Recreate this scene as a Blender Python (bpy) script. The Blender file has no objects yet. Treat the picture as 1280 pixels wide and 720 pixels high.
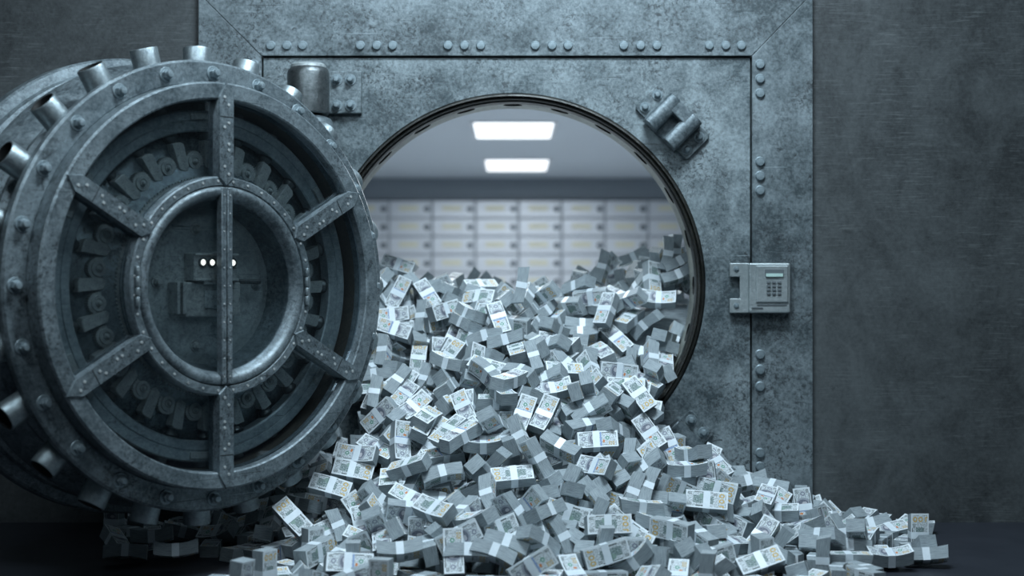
import bpy, bmesh, math, random
from mathutils import Matrix, Vector, Quaternion, noise
random.seed(7)
C = bpy.context.scene.collection
PI = math.pi
H = 0.968      # camera height
D = 5.95       # camera distance in front of the vault wall
F = 1810.0     # focal length in pixels of a 1280 wide frame
def W(px, py, Y=0.0):
    s = (Y + D) / F
    return Vector(((px - 640) * s, Y, H - (py - 360) * s))

# ------------------------------------------------------------------ nodes
class NT:
    def __init__(s, name):
        s.m = bpy.data.materials.new(name); s.m.use_nodes = True
        s.t = s.m.node_tree; s.b = s.t.nodes['Principled BSDF']; s._tc = None
    def n(s, typ, **kw):
        x = s.t.nodes.new(typ)
        for k, v in kw.items(): setattr(x, k, v)
        return x
    def put(s, sock, v):
        if isinstance(v, (int, float)): sock.default_value = v
        elif isinstance(v, tuple): sock.default_value = v if len(v) == len(sock.default_value) else (*v, 1)[:len(sock.default_value)]
        else: s.t.links.new(v, sock)
    def math(s, op, a, b=0.0, clamp=False):
        x = s.n('ShaderNodeMath', operation=op); x.use_clamp = clamp
        s.put(x.inputs[0], a); s.put(x.inputs[1], b); return x.outputs[0]
    def tc(s, out='Object'):
        if s._tc is None: s._tc = s.n('ShaderNodeTexCoord')
        return s._tc.outputs[out]
    def mapping(s, vec, scale=(1, 1, 1), rot=(0, 0, 0)):
        x = s.n('ShaderNodeMapping'); s.put(x.inputs[0], vec)
        x.inputs['Scale'].default_value = scale; x.inputs['Rotation'].default_value = rot
        return x.outputs[0]
    def noise(s, vec, scale, detail=4, rough=.6, dist=0.0):
        x = s.n('ShaderNodeTexNoise'); s.put(x.inputs['Vector'], vec)
        x.inputs['Scale'].default_value = scale; x.inputs['Detail'].default_value = detail
        x.inputs['Roughness'].default_value = rough; x.inputs['Distortion'].default_value = dist
        return x.outputs['Fac']
    def ramp(s, fac, stops):
        x = s.n('ShaderNodeValToRGB'); s.put(x.inputs[0], fac); e = x.color_ramp.elements
        while len(e) < len(stops): e.new(.5)
        for i, (p, c) in enumerate(stops):
            e[i].position = p; e[i].color = (c, c, c, 1) if isinstance(c, (int, float)) else (*c, 1)
        return x.outputs[0]
    def mix(s, fac, a, b, mode='MIX'):
        x = s.n('ShaderNodeMix', data_type='RGBA', blend_type=mode)
        s.put(x.inputs[0], fac); s.put(x.inputs[6], a); s.put(x.inputs[7], b); return x.outputs[2]
    def bump(s, hgt, strength=.3, dist=.01):
        x = s.n('ShaderNodeBump'); s.put(x.inputs['Height'], hgt)
        x.inputs['Strength'].default_value = strength; x.inputs['Distance'].default_value = dist
        s.t.links.new(x.outputs[0], s.b.inputs['Normal'])
    def set(s, **kw):
        for k, v in kw.items(): s.put(s.b.inputs[k.replace('_', ' ')], v)
        return s.m

def steel(name, lo, hi, spot=(.02, .025, .028), metallic=.45, rough=.5, sc=1.0, spots=.5, bump=.25, scratch=.5):
    t = NT(name); o = t.tc()
    big = t.noise(o, 1.7 * sc, 4, .6, .3)
    mid = t.noise(o, 9 * sc, 5, .7, .5)
    fine = t.noise(o, 70 * sc, 5, .75)
    v = t.math('ADD', t.math('MULTIPLY', big, .35), t.math('ADD', t.math('MULTIPLY', mid, .3), t.math('MULTIPLY', fine, .35)))
    col = t.mix(t.ramp(v, [(.415, 0.0), (.585, 1.0)]), lo, hi)
    pat = t.noise(o, 3.6 * sc, 4, .6, .3)
    pit = t.noise(o, 62 * sc, 6, .85, .6)
    pm = t.math('MULTIPLY', t.ramp(pit, [(.50, 0.0), (.57, 1.0)]), t.ramp(pat, [(.44, 0.12), (.58, 1.0)]))
    col = t.mix(t.math('MULTIPLY', pm, spots), col, spot)
    blot = t.math('MULTIPLY', t.ramp(t.noise(o, 20 * sc, 5, .75, .8), [(.60, 0.0), (.66, 1.0)]), t.ramp(t.noise(o, 2.1 * sc, 2, .5), [(.45, 0.0), (.58, 1.0)]))
    col = t.mix(t.math('MULTIPLY', blot, spots), col, spot)
    # long thin scratches in a few directions, some dark and some bare
    for rot, c_, amt, th_ in (((.3, .55, .5), spot, .8, .715), ((.9, -.8, -.9), tuple(min(1, q * 1.45) for q in hi), scratch, .72), ((.2, 1.3, 1.35), spot, .6, .725), ((.1, -.2, .25), tuple(min(1, q * 1.3) for q in hi), scratch * .6, .74)):
        w = t.noise(t.mapping(o, (1.3, 75.0, 75.0), rot), 2.2 * sc, 2, .5, .05)
        col = t.mix(t.math('MULTIPLY', t.ramp(w, [(th_, 0.0), (th_ + .02, 1.0)]), amt), col, c_)
    r = t.math('ADD', t.math('MULTIPLY', mid, .3), rough - .15)
    t.bump(t.math('SUBTRACT', fine, t.math('MULTIPLY', pm, .8)), bump, .004)
    return t.set(Base_Color=col, Metallic=metallic, Roughness=r)

M = {}
M['panel'] = steel('worn_blue_steel', (.052, .072, .081), (.275, .330, .350), spots=.85, rough=.5, metallic=.3)
M['frame'] = steel('worn_frame_steel', (.042, .058, .065), (.222, .268, .288), spots=.85, rough=.5, metallic=.3, sc=.9)
M['rivet'] = steel('rivet_steel', (.16, .21, .235), (.30, .36, .385), spots=.12, rough=.42, metallic=.4)
M['door'] = steel('door_steel', (.065, .088, .10), (.245, .295, .318), spots=.75, rough=.40, metallic=.42)
M['bright'] = steel('polished_steel', (.20, .245, .265), (.36, .42, .44), spots=.35, rough=.40, metallic=.75)
M['dark'] = steel('oiled_dark_steel', (.26, .30, .31), (.52, .57, .58), spots=.45, rough=.42, metallic=.3)
M['mech'] = steel('mechanism_steel', (.28, .31, .315), (.56, .59, .585), spots=.4, rough=.40, metallic=.3)
M['guide'] = steel('guide_ring_steel', (.22, .27, .29), (.46, .52, .55), spots=.4, rough=.42, metallic=.3)
M['rust'] = steel('dark_brown_backplate', (.05, .043, .034), (.11, .093, .073), spots=.5, rough=.75, metallic=.0)
M['barrel'] = steel('hinge_steel', (.085, .10, .105), (.19, .21, .215), spots=.4, rough=.34, metallic=.8)
M['seal'] = steel('black_rubber_seal', (.008, .009, .008), (.035, .034, .028), spots=.4, rough=.4, metallic=.2)
M['lining'] = steel('scuffed_opening_lining', (.16, .17, .15), (.44, .46, .41), spots=.6, rough=.45, metallic=.2, sc=2)
M['keypad'] = steel('satin_keypad_metal', (.30, .35, .36), (.42, .47, .48), spots=.12, rough=.38, metallic=.6, scratch=.15)
def plain(name, col, rough=.5, metallic=0.0, emit=0.0, **kw):
    t = NT(name); f = t.noise(t.tc(), 30, 3, .6)
    c = t.mix(f, tuple(x * .9 for x in col), tuple(min(1, x * 1.1) for x in col))
    d = dict(Base_Color=c, Roughness=rough, Metallic=metallic); d.update(kw)
    if emit: d['Emission_Color'] = (*col, 1); d['Emission_Strength'] = emit
    return t.set(**d)
M['black'] = plain('black_recess', (.008, .009, .009), .6)
M['key'] = plain('grey_key_rubber', (.10, .12, .13), .5)
M['lcd'] = plain('pale_green_display', (.42, .58, .54), .25)
M['lamp_white'] = plain('lit_indicator_lamp', (1.0, .98, .9), .3, emit=1.6)
M['diffuser'] = plain('lit_ceiling_diffuser', (.93, .97, 1.0), .4, emit=1.5)
M['lightframe'] = plain('white_light_frame', (.6, .62, .65), .4)
M['roomwall'] = plain('grey_vault_paint', (.20, .235, .27), .7)
M['ceil'] = plain('grey_ceiling_paint', (.50, .55, .60), .6)
M['vfloor'] = plain('pale_vault_floor', (.5, .53, .56), .5)
M['box'] = plain('brushed_deposit_box_steel', (.55, .585, .63), .38, .35)
M['boxplate'] = plain('brass_number_plate', (.60, .585, .45), .4, .1)
M['boxgap'] = plain('cabinet_carcass', (.30, .33, .37), .5, .3)
M['boxlock'] = plain('dark_lock_cylinder', (.10, .12, .14), .4, .5)

def concrete():
    t = NT('dark_scratched_concrete'); o = t.tc()
    big = t.noise(t.mapping(o, (1.3, 1, .75)), 1.0, 6, .65, .6); mid = t.noise(o, 5.5, 6, .7, .8); fine = t.noise(o, 60, 5, .75)
    v = t.math('ADD', t.math('MULTIPLY', big, .45), t.math('ADD', t.math('MULTIPLY', mid, .3), t.math('MULTIPLY', fine, .25)))
    col = t.mix(t.ramp(v, [(.40, 0.0), (.62, 1.0)]), (.016, .020, .022), (.078, .090, .094))
    for rot, st in (((0, .10, 0), .55), ((0, -.35, 0), .60), ((0, 1.5, 0), .61), ((0, .3, 0), .58)):
        w = t.noise(t.mapping(o, (3.0, 1.0, 60.0), rot), 2.6, 4, .65, .15)
        msk = t.ramp(t.noise(t.mapping(o, (1, 1, 1), (rot[1], 0, 1)), 2.8, 3, .6), [(.46, 0.0), (.60, 1.0)])
        col = t.mix(t.math('MULTIPLY', t.math('MULTIPLY', t.ramp(w, [(st, 0.0), (st + .08, 1.0)]), msk), .30), col, (.16, .18, .185))
    pit = t.noise(o, 26, 5, .8, .4)
    col = t.mix(t.math('MULTIPLY', t.ramp(pit, [(.60, 0.0), (.68, 1.0)]), .5), col, (.012, .015, .016))
    t.bump(fine, .2, .004)
    return t.set(Base_Color=col, Roughness=.6)
M['concrete'] = concrete()
def floor_mat():
    t = NT('dark_polished_floor'); o = t.tc()
    f = t.noise(o, 3, 5, .6)
    col = t.mix(f, (.012, .015, .022), (.022, .027, .037))
    return t.set(Base_Color=col, Roughness=t.math('ADD', t.math('MULTIPLY', f, .25), .38))
M['floor'] = floor_mat()
def glass_mat():
    t = NT('clear_window_glass')
    lp = t.n('ShaderNodeLayerWeight'); lp.inputs['Blend'].default_value = .25
    tr = t.n('ShaderNodeBsdfTransparent'); tr.inputs[0].default_value = (.93, .97, .98, 1)
    gl = t.n('ShaderNodeBsdfGlossy'); gl.inputs['Roughness'].default_value = .03; gl.inputs['Color'].default_value = (.9, .95, 1, 1)
    mx = t.n('ShaderNodeMixShader')
    t.t.links.new(t.math('ADD', t.math('MULTIPLY', lp.outputs['Fresnel'], .8), .045, True), mx.inputs[0])
    t.t.links.new(tr.outputs[0], mx.inputs[1]); t.t.links.new(gl.outputs[0], mx.inputs[2])
    t.t.links.new(mx.outputs[0], t.t.nodes['Material Output'].inputs[0])
    return t.m
M['glass'] = glass_mat()

# banknote materials: the print is a pattern over the note's own UV
def note_mat(back):
    t = NT('hundred_note_back' if back else 'hundred_note_front')
    sp = t.n('ShaderNodeSeparateXYZ'); t.put(sp.inputs[0], t.tc('UV')); u, v = sp.outputs[0], sp.outputs[1]
    def ell(cu, cv, a, b, r0=0.0):
        x = t.math('MULTIPLY', t.math('SUBTRACT', u, cu), 1 / a); y = t.math('MULTIPLY', t.math('SUBTRACT', v, cv), 1 / b)
        d = t.math('ADD', t.math('MULTIPLY', x, x), t.math('MULTIPLY', y, y))
        k = t.math('LESS_THAN', d, 1.0)
        if r0: k = t.math('MULTIPLY', k, t.math('GREATER_THAN', d, r0 * r0))
        return k
    def rect(cu, cv, a, b):
        k = t.math('LESS_THAN', t.math('ABSOLUTE', t.math('SUBTRACT', u, cu)), a)
        return t.math('MULTIPLY', k, t.math('LESS_THAN', t.math('ABSOLUTE', t.math('SUBTRACT', v, cv)), b))
    def mx(*ks):
        r = ks[0]
        for k in ks[1:]: r = t.math('MAXIMUM', r, k)
        return r
    uv = t.mapping(t.tc('UV'), (2.3, 1, 1))
    eng = t.noise(uv, 14, 5, .75)
    engr = t.ramp(eng, [(.44, 0.0), (.56, 1.0)])
    paper = (.70, .76, .79); ink = (.07, .09, .09)
    inner = rect(.5, .5, .465, .42)
    col = t.mix(t.math('MULTIPLY', inner, t.math('MULTIPLY', engr, .75)), paper, (.17, .21, .22))
    if not back:
        col = t.mix(ell(.38, .52, .13, .40), col, (.30, .33, .37))
        col = t.mix(t.math('MULTIPLY', ell(.38, .50, .085, .30), t.ramp(eng, [(.35, .3), (.6, 1.0)])), col, (.07, .08, .12))
        col = t.mix(ell(.385, .60, .04, .15), col, (.45, .45, .48))
        col = t.mix(rect(.575, .5, .018, .43), col, (.20, .30, .52))
        col = t.mix(ell(.645, .36, .028, .10), col, (.55, .20, .07))
        col = t.mix(ell(.74, .55, .05, .12, .45), col, (.12, .30, .22))
        col = t.mix(ell(.15, .55, .055, .13, .55), col, (.2, .22, .28))
        g = mx(rect(.775, .22, .008, .11), ell(.82, .22, .026, .12, .55), ell(.885, .22, .026, .12, .55))
        col = t.mix(g, col, (.50, .33, .08))
        s = mx(*[mx(rect(a, b, .005, .07), ell(a + .028, b, .016, .075, .5), ell(a + .068, b, .016, .075, .5)) for a, b in ((.055, .82), (.875, .82), (.055, .2))])
        s = mx(s, rect(.30, .93, .16, .022), rect(.7, .88, .10, .025), rect(.3, .075, .12, .02), rect(.2, .3, .06, .012), rect(.68, .14, .05, .012))
        col = t.mix(s, col, ink)
    else:
        bld = t.math('MULTIPLY', rect(.42, .50, .24, .22), t.ramp(eng, [(.35, .35), (.6, 1.0)]))
        col = t.mix(bld, col, (.07, .14, .13))
        col = t.mix(ell(.42, .70, .10, .16), col, (.22, .32, .28))
        col = t.mix(rect(.42, .74, .015, .17), col, (.12, .2, .18))
        # the tall gold numerals run up the right-hand end of the note
        g = mx(rect(.855, .17, .062, .030), rect(.90, .13, .016, .06), ell(.855, .46, .066, .125, .56), ell(.855, .77, .066, .125, .56))
        col = t.mix(g, col, (.56, .37, .09))
        s = mx(*[mx(rect(a, b, .005, .07), ell(a + .028, b, .016, .075, .5), ell(a + .068, b, .016, .075, .5)) for a, b in ((.055, .82), (.055, .2), (.66, .82))])
        s = mx(s, rect(.42, .92, .22, .022), rect(.40, .14, .16, .03))
        col = t.mix(s, col, ink)
    return t.set(Base_Color=col, Roughness=.62)
M['note_front'] = note_mat(False); M['note_back'] = note_mat(True)
def note_edge():
    t = NT('stacked_note_edges')
    sp = t.n('ShaderNodeSeparateXYZ'); t.put(sp.inputs[0], t.tc('UV'))
    cmb = t.n('ShaderNodeCombineXYZ'); t.put(cmb.inputs[0], t.math('MULTIPLY', sp.outputs[0], .6)); t.put(cmb.inputs[1], t.math('MULTIPLY', sp.outputs[1], 26))
    ln = t.noise(cmb.outputs[0], 1.6, 2, .5)
    col = t.mix(t.ramp(ln, [(.35, 0.0), (.65, 1.0)]), (.18, .215, .235), (.36, .42, .445))
    t.bump(ln, .5, .001)
    return t.set(Base_Color=col, Roughness=.7)
M['note_edge'] = note_edge()
def strap_mat():
    t = NT('white_paper_strap'); f = t.noise(t.tc(), 60, 3, .6)
    return t.set(Base_Color=t.mix(f, (.60, .68, .73), (.76, .83, .87)), Roughness=.38)
M['strap'] = strap_mat()

# ------------------------------------------------------------------ mesh builder
class MB:
    def __init__(s): s.v = []; s.f = []; s.mi = []
    def add(s, vs, fs, mat=0, T=None):
        o = len(s.v)
        s.v += [tuple(T @ Vector(p)) if T is not None else tuple(p) for p in vs]
        s.f += [tuple(i + o for i in f) for f in fs]; s.mi += [mat] * len(fs)
        return s
    def box(s, c, d, T=None, mat=0, taper=1.0):
        x, y, z = (q / 2 for q in d)
        vs = [(c[0] + i * x * (taper if k > 0 else 1), c[1] + j * y * (taper if k > 0 else 1), c[2] + k * z) for k in (-1, 1) for j in (-1, 1) for i in (-1, 1)]
        return s.add(vs, [(0, 2, 3, 1), (4, 5, 7, 6), (0, 1, 5, 4), (2, 6, 7, 3), (0, 4, 6, 2), (1, 3, 7, 5)], mat, T)
    def lathe(s, prof, n=96, T=None, mat=0, closed=False):
        vs = []; fs = []; K = len(prof)
        for i in range(n):
            a = 2 * PI * i / n; ca, sa = math.cos(a), math.sin(a)
            vs += [(r * ca, r * sa, z) for r, z in prof]
        for i in range(n):
            j = (i + 1) % n
            for k in range(K if closed else K - 1):
                l = (k + 1) % K
                q = (i * K + k, j * K + k, j * K + l, i * K + l)
                fs.append(q)
        # collapse zero-radius ends
        return s.add(vs, fs, mat, T)
    def prism(s, poly, z0, z1, T=None, mat=0, bev=0.0):
        n = len(poly)
        if bev:
            cx = sum(p[0] for p in poly) / n; cy = sum(p[1] for p in poly) / n
            def inn(p):
                d = math.hypot(p[0] - cx, p[1] - cy) or 1
                return (p[0] - (p[0] - cx) / d * bev, p[1] - (p[1] - cy) / d * bev)
            lv = [[(x, y, z0) for x, y in poly], [(x, y, z1 - bev) for x, y in poly], [(*inn(p), z1) for p in poly]]
        else: lv = [[(x, y, z0) for x, y in poly], [(x, y, z1) for x, y in poly]]
        vs = sum(lv, []); fs = [tuple(reversed(range(n))), tuple(range((len(lv) - 1) * n, len(lv) * n))]
        for L in range(len(lv) - 1):
            for i in range(n):
                j = (i + 1) % n; fs.append((L * n + i, L * n + j, (L + 1) * n + j, (L + 1) * n + i))
        return s.add(vs, fs, mat, T)
    def build(s, name, mats, parent=None, loc=None, T=None, bevel=0.0, smooth=35):
        me = bpy.data.meshes.new(name); me.from_pydata(s.v, [], s.f)
        if not isinstance(mats, (list, tuple)): mats = [mats]
        for m in mats: me.materials.append(M[m])
        me.polygons.foreach_set('material_index', s.mi)
        bm = bmesh.new(); bm.from_mesh(me); bmesh.ops.remove_doubles(bm, verts=bm.verts, dist=1e-5)
        bmesh.ops.recalc_face_normals(bm, faces=bm.faces); bm.to_mesh(me); bm.free()
        if smooth:
            me.shade_smooth(); me.set_sharp_from_angle(angle=math.radians(smooth))
        me.update()
        o = bpy.data.objects.new(name, me); C.objects.link(o)
        if parent: o.parent = parent
        if T is not None: o.matrix_local = T
        elif loc is not None: o.location = loc
        if bevel:
            b = o.modifiers.new('bevel', 'BEVEL'); b.width = bevel; b.segments = 2; b.limit_method = 'ANGLE'; b.angle_limit = math.radians(40)
        return o
def tag(o, label=None, cat=None, group=None, kind=None):
    if label: o['label'] = label
    if cat: o['category'] = cat
    if group: o['group'] = group
    if kind: o['kind'] = kind
    return o
def empty(name, T, label, cat, group=None):
    o = bpy.data.objects.new(name, None); C.objects.link(o); o.empty_display_size = .05
    o.matrix_world = T if isinstance(T, Matrix) else Matrix.Translation(T)
    return tag(o, label, cat, group)
def dup(o, parent, T=None):
    c = o.copy(); C.objects.link(c); c.parent = parent
    if T is not None: c.matrix_local = T
    for ch in list(o.children): dup(ch, c)
    return c
def circ(r, n, ph=0.0, cx=0, cy=0): return [(cx + r * math.cos(ph + 2 * PI * i / n), cy + r * math.sin(ph + 2 * PI * i / n)) for i in range(n)]
def rz(a): return Matrix.Rotation(a, 4, 'Z')
def tr(x, y, z): return Matrix.Translation((x, y, z))

def hex_bolt(name, parent, T, r=.017, h=.022, mat='rivet', dome=True):
    m = MB()
    m.lathe([(0, .004), (r * 1.35, .004), (r * 1.45, .002), (r * 1.45, -.002)], 24)
    m.prism(circ(r, 6, .3), .004, .004 + h * .6, bev=.002)
    if dome: m.lathe([(r * .74, .004 + h * .55), (r * .74, h * .98), (r * .55, h * 1.18), (0, h * 1.24)], 16)
    return m.build(name, mat, parent, T=T)

# ------------------------------------------------------------------ structure
def rect_with_hole(m, x0, x1, z0, z1, cx, cz, r, n, to3, mat=0):
    """flat cell between a rectangle and a circle inside it; to3 maps (x,z) to 3-D"""
    ang = sorted(set([round(2 * PI * i / n, 6) for i in range(n)] + [round(math.atan2(z - cz, x - cx) % (2 * PI), 6) for x in (x0, x1) for z in (z0, z1)]))
    vi, vo = [], []
    for a in ang:
        ca, sa = math.cos(a), math.sin(a); t = 1e9
        if ca > 1e-9: t = min(t, (x1 - cx) / ca)
        if ca < -1e-9: t = min(t, (x0 - cx) / ca)
        if sa > 1e-9: t = min(t, (z1 - cz) / sa)
        if sa < -1e-9: t = min(t, (z0 - cz) / sa)
        vi.append(to3(cx + r * ca, cz + r * sa)); vo.append(to3(cx + t * ca, cz + t * sa))
    k = len(ang)
    m.add(vi + vo, [(i, (i + 1) % k, k + (i + 1) % k, k + i) for i in range(k)], mat)
    return vi

S = F / D
FX0, FX1 = (248 - 640) / S, (1016 - 640) / S         # frame outer
PX0, PX1 = (327 - 640) / S, (940 - 640) / S          # inner panel
FZ1 = H + (360 + 9) / S; PZ1 = H + (360 - 70) / S
CZ = H + 3 / S; CX = 1 / S; R0 = 241 / S
WT = .25                                              # wall thickness
VD = 17.05 - D                                        # depth of the vault's far end
CEIL = H + 1.30; VW = 3.3; CD = 1.30

fl = MB(); fl.box((0, -4 + WT / 2, -.05), (14, 8 + WT, .1)); tag(fl.build('floor', 'floor', smooth=0), kind='structure')
wf = MB()
wf.box(((-7 + FX0) / 2, (.03 + WT) / 2, 1.7), (FX0 + 7, WT - .03, 3.4))
wf.box(((7 + FX1) / 2, (.03 + WT) / 2, 1.7), (7 - FX1, WT - .03, 3.4))
wf.box(((FX0 + FX1) / 2, (.03 + WT) / 2, (FZ1 + 3.4) / 2), (FX1 - FX0, WT - .03, 3.4 - FZ1))
tag(wf.build('wall_front', 'concrete', smooth=0), kind='structure')
b = MB(); b.box((0, VD + .70, CEIL / 2), (2 * VW, .1, CEIL)); b.box((0, VD + .37, (CEIL + H + 1.04) / 2), (2 * VW, .62, CEIL - H - 1.04)); tag(b.build('wall_back', 'roomwall', smooth=0), kind='structure')
b = MB(); b.box((0, (WT + VD + .7) / 2, -.05), (2 * VW, VD + .7 - WT, .1)); tag(b.build('floor', 'vfloor', smooth=0), kind='structure')
for sx, nm in ((-1, 'wall_left'), (1, 'wall_right')):
    b = MB(); b.box((sx * (VW + .05), (WT + VD + .7) / 2, CEIL / 2), (.1, VD + .7 - WT, CEIL)); tag(b.build(nm, 'roomwall', smooth=0), kind='structure')
b = MB(); b.box((0, (WT + VD + .7) / 2, CEIL + .05), (2 * VW + .2, VD + .7 - WT, .1)); tag(b.build('ceiling', 'ceil', smooth=0), kind='structure')

# ceiling lights (px of near/far edges)
for (x0, x1, yn, yf, lab) in ((594, 690, 152, 172, 'long white ceiling light panel nearer the round opening, the upper one in the photo'),
                              (608, 684, 199, 213, 'long white ceiling light panel farther into the vault, the lower one in the photo')):
    dn, df = F * CD / (360 - yn), F * CD / (360 - yf); dm = (dn + df) / 2
    w = (x1 - x0) * dm / F; cx = ((x0 + x1) / 2 - 640) * dm / F
    e = empty('ceiling_light', (cx, dm - D, CEIL), lab, 'ceiling light', 'vault ceiling light panels')
    ln = df - dn
    m = MB()
    for (c, d) in (((0, ln / 2 + .015, -.005), (w + .06, .03, .01)), ((0, -ln / 2 - .015, -.005), (w + .06, .03, .01)), ((w / 2 + .015, 0, -.005), (.03, ln, .01)), ((-w / 2 - .015, 0, -.005), (.03, ln, .01))): m.box(c, d)
    m.build('light_frame', 'lightframe', e, smooth=0)
    m = MB(); m.box((0, 0, -.004), (w, ln, .006)); m.build('diffuser', 'diffuser', e, smooth=0)

# deposit box cabinets along the far wall
CW, CH = 54 * 17.05 / F, 22.7 * 17.05 / F
top = H + 110 * 17.05 / F
places = ['far left', 'second from left', 'third from left', 'fourth from left', 'left of the centre line', 'right of the centre line', 'fifth from right', 'fourth from right', 'third from right', 'second from right', 'far right']
xs_c = [((594 + 54 * k) - 640) * 17.05 / F for k in range(-5, 7)]
md = mp = ml = None
for i in range(11):
    xc = xs_c[i] + CW / 2
    e = empty('deposit_box_cabinet', (xc, VD, 0), 'tall bank of deposit boxes on the vault end wall, ' + places[i], 'deposit boxes', 'banks of deposit boxes at the back of the vault')
    rows = int(top / CH)
    z0 = top - rows * CH
    m = MB(); m.box((0, .305, top / 2 - .004), (CW - .004, .59, top - .01)); m.build('carcass', 'boxgap', e, smooth=0)
    for r in range(rows):
        zc = z0 + (r + .5) * CH
        T = tr(0, 0, zc)
        if md is None:
            a = MB(); a.box((0, 0, 0), (CW - .026, .02, CH - .022)); md = a.build('box_door', 'box', e, T=T, bevel=.004, smooth=0)
            a = MB(); a.box((-.02, -.014, .01), (.22, .008, .055)); a.build('number_plate', 'boxplate', md, smooth=0)
            a = MB(); a.lathe([(.0, .022), (.030, .022), (.034, .018), (.034, 0)], 20, T=tr(CW / 2 - .06, -.008, 0) @ Matrix.Rotation(PI / 2, 4, 'X')); a.build('lock', 'boxlock', md)
        else: dup(md, e, T)

# ------------------------------------------------------------------ vault frame
vf = empty('vault_frame', (0, 0, 0), 'square riveted blue-grey steel frame and wall panel around the round vault opening', 'vault frame')
G = .006
m = MB()
front = rect_with_hole(m, PX0 + G, PX1 - G, 0, PZ1 - G, CX, CZ, R0 + .002, 120, lambda x, z: (x, .014, z))
for (a, c_) in (((PX0 + G, 0), (PX0 + G, PZ1 - G)), ((PX0 + G, PZ1 - G), (PX1 - G, PZ1 - G)), ((PX1 - G, PZ1 - G), (PX1 - G, 0))):
    m.add([(a[0], .014, a[1]), (c_[0], .014, c_[1]), (c_[0], WT, c_[1]), (a[0], WT, a[1])], [(0, 1, 2, 3)])
rect_with_hole(m, PX0 + G, PX1 - G, 0, PZ1 - G, CX, CZ, R0 + .002, 120, lambda x, z: (x, WT, z))
m.build('wall_panel', 'panel', vf, smooth=0)
m = MB(); m.box(((PX0 + PX1) / 2, .16, PZ1 + .0), (PX1 - PX0, .2, .03)); m.box((PX1, .16, PZ1 / 2), (.03, .2, PZ1)); m.box((PX0, .16, PZ1 / 2), (.03, .2, PZ1)); m.build('seam_backing', 'black', vf, smooth=0)
def plate(poly, name, T0=0.0):
    m = MB(); n = len(poly)
    m.prism([(x, z) for x, z in poly], -WT + .005, -T0, T=Matrix.Rotation(PI / 2, 4, 'X') @ Matrix.Scale(1, 4))
    return m.build(name, 'frame', vf, bevel=.0018, smooth=0)
g = .0012
plate([(FX0 + g, FZ1), (FX1 - g, FZ1), (PX1 - g, PZ1 + g), (PX0 + g, PZ1 + g)], 'frame_plate', -.002)
plate([(FX0, 0), (PX0 - g, 0), (PX0 - g, PZ1), (FX0, FZ1 - g)], 'frame_plate')
plate([(PX1 + g, 0), (FX1, 0), (FX1, FZ1 - g), (PX1 + g, PZ1)], 'frame_plate')
def rivet(px, py):
    T = Matrix.Translation(W(px, py, 0)) @ Matrix.Rotation(PI / 2, 4, 'X')
    global rv
    if rv is None:
        m = MB(); r = .0185
        m.lathe([(r * 1.12, -.004), (r * 1.12, .0015), (r, .003), (r, .010), (r * .88, .013), (0, .0145)], 20)
        rv = m.build('rivet', 'rivet', vf, T=T)
    else: dup(rv, vf, T)
rv = None
for x in (338.5, 358.7, 378.5, 450.5, 471, 491, 560, 580.5, 601, 669, 690, 710, 779.5, 800.5, 821, 886.5, 907, 926.5): rivet(x, 57)
for y in (80.5, 98.5, 116.6, 202, 220, 238, 443, 462, 483, 566, 583): rivet(950, y)
for y in (80.5, 98.5, 116.6, 202.5, 220, 238, 410, 445, 462, 566, 583): rivet(317, y)
# round opening: stepped black seal, then a scuffed lining with pin sockets
TY = Matrix.Translation((CX, 0, CZ)) @ Matrix.Rotation(-PI / 2, 4, 'X')      # local z -> +Y
m = MB(); m.lathe([(R0 + .003, .05), (R0 + .001, .015), (R0 - .004, .010), (R0 - .006, .006), (R0 - .012, .004), (R0 - .014, .022), (R0 - .020, .016), (R0 - .024, .018), (R0 - .026, .040), (R0 - .032, .042), (R0 - .036, .060), (R0 - .036, .085)], 144, T=TY)
m.build('opening_seal', 'seal', vf)
RL = R0 - .033
m = MB(); ya, yb = .07, WT + .01; cell = 2 * PI / 24
for k in range(24):
    th0 = PI / 2 + k * cell
    f3 = lambda s_, y_: (CX + RL * math.cos(th0 + s_ / RL), y_, CZ + RL * math.sin(th0 + s_ / RL))
    f3o = lambda s_, y_: (CX + (RL + .06) * math.cos(th0 + s_ / RL), y_, CZ + (RL + .06) * math.sin(th0 + s_ / RL))
    hw = cell * RL / 2; cy_ = .135
    vi = rect_with_hole(m, -hw, hw, ya, yb, 0, cy_, .040, 24, f3)
    ring = [f3o(.040 * math.cos(2 * PI * q / 24), cy_ + .040 * math.sin(2 * PI * q / 24)) for q in range(24)]
    rin = [f3(.040 * math.cos(2 * PI * q / 24), cy_ + .040 * math.sin(2 * PI * q / 24)) for q in range(24)]
    m.add(rin + ring, [(q, (q + 1) % 24, 24 + (q + 1) % 24, 24 + q) for q in range(24)] + [tuple(range(24, 48))], 1)
m.build('opening_lining', ['lining', 'black'], vf, smooth=25)

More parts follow.
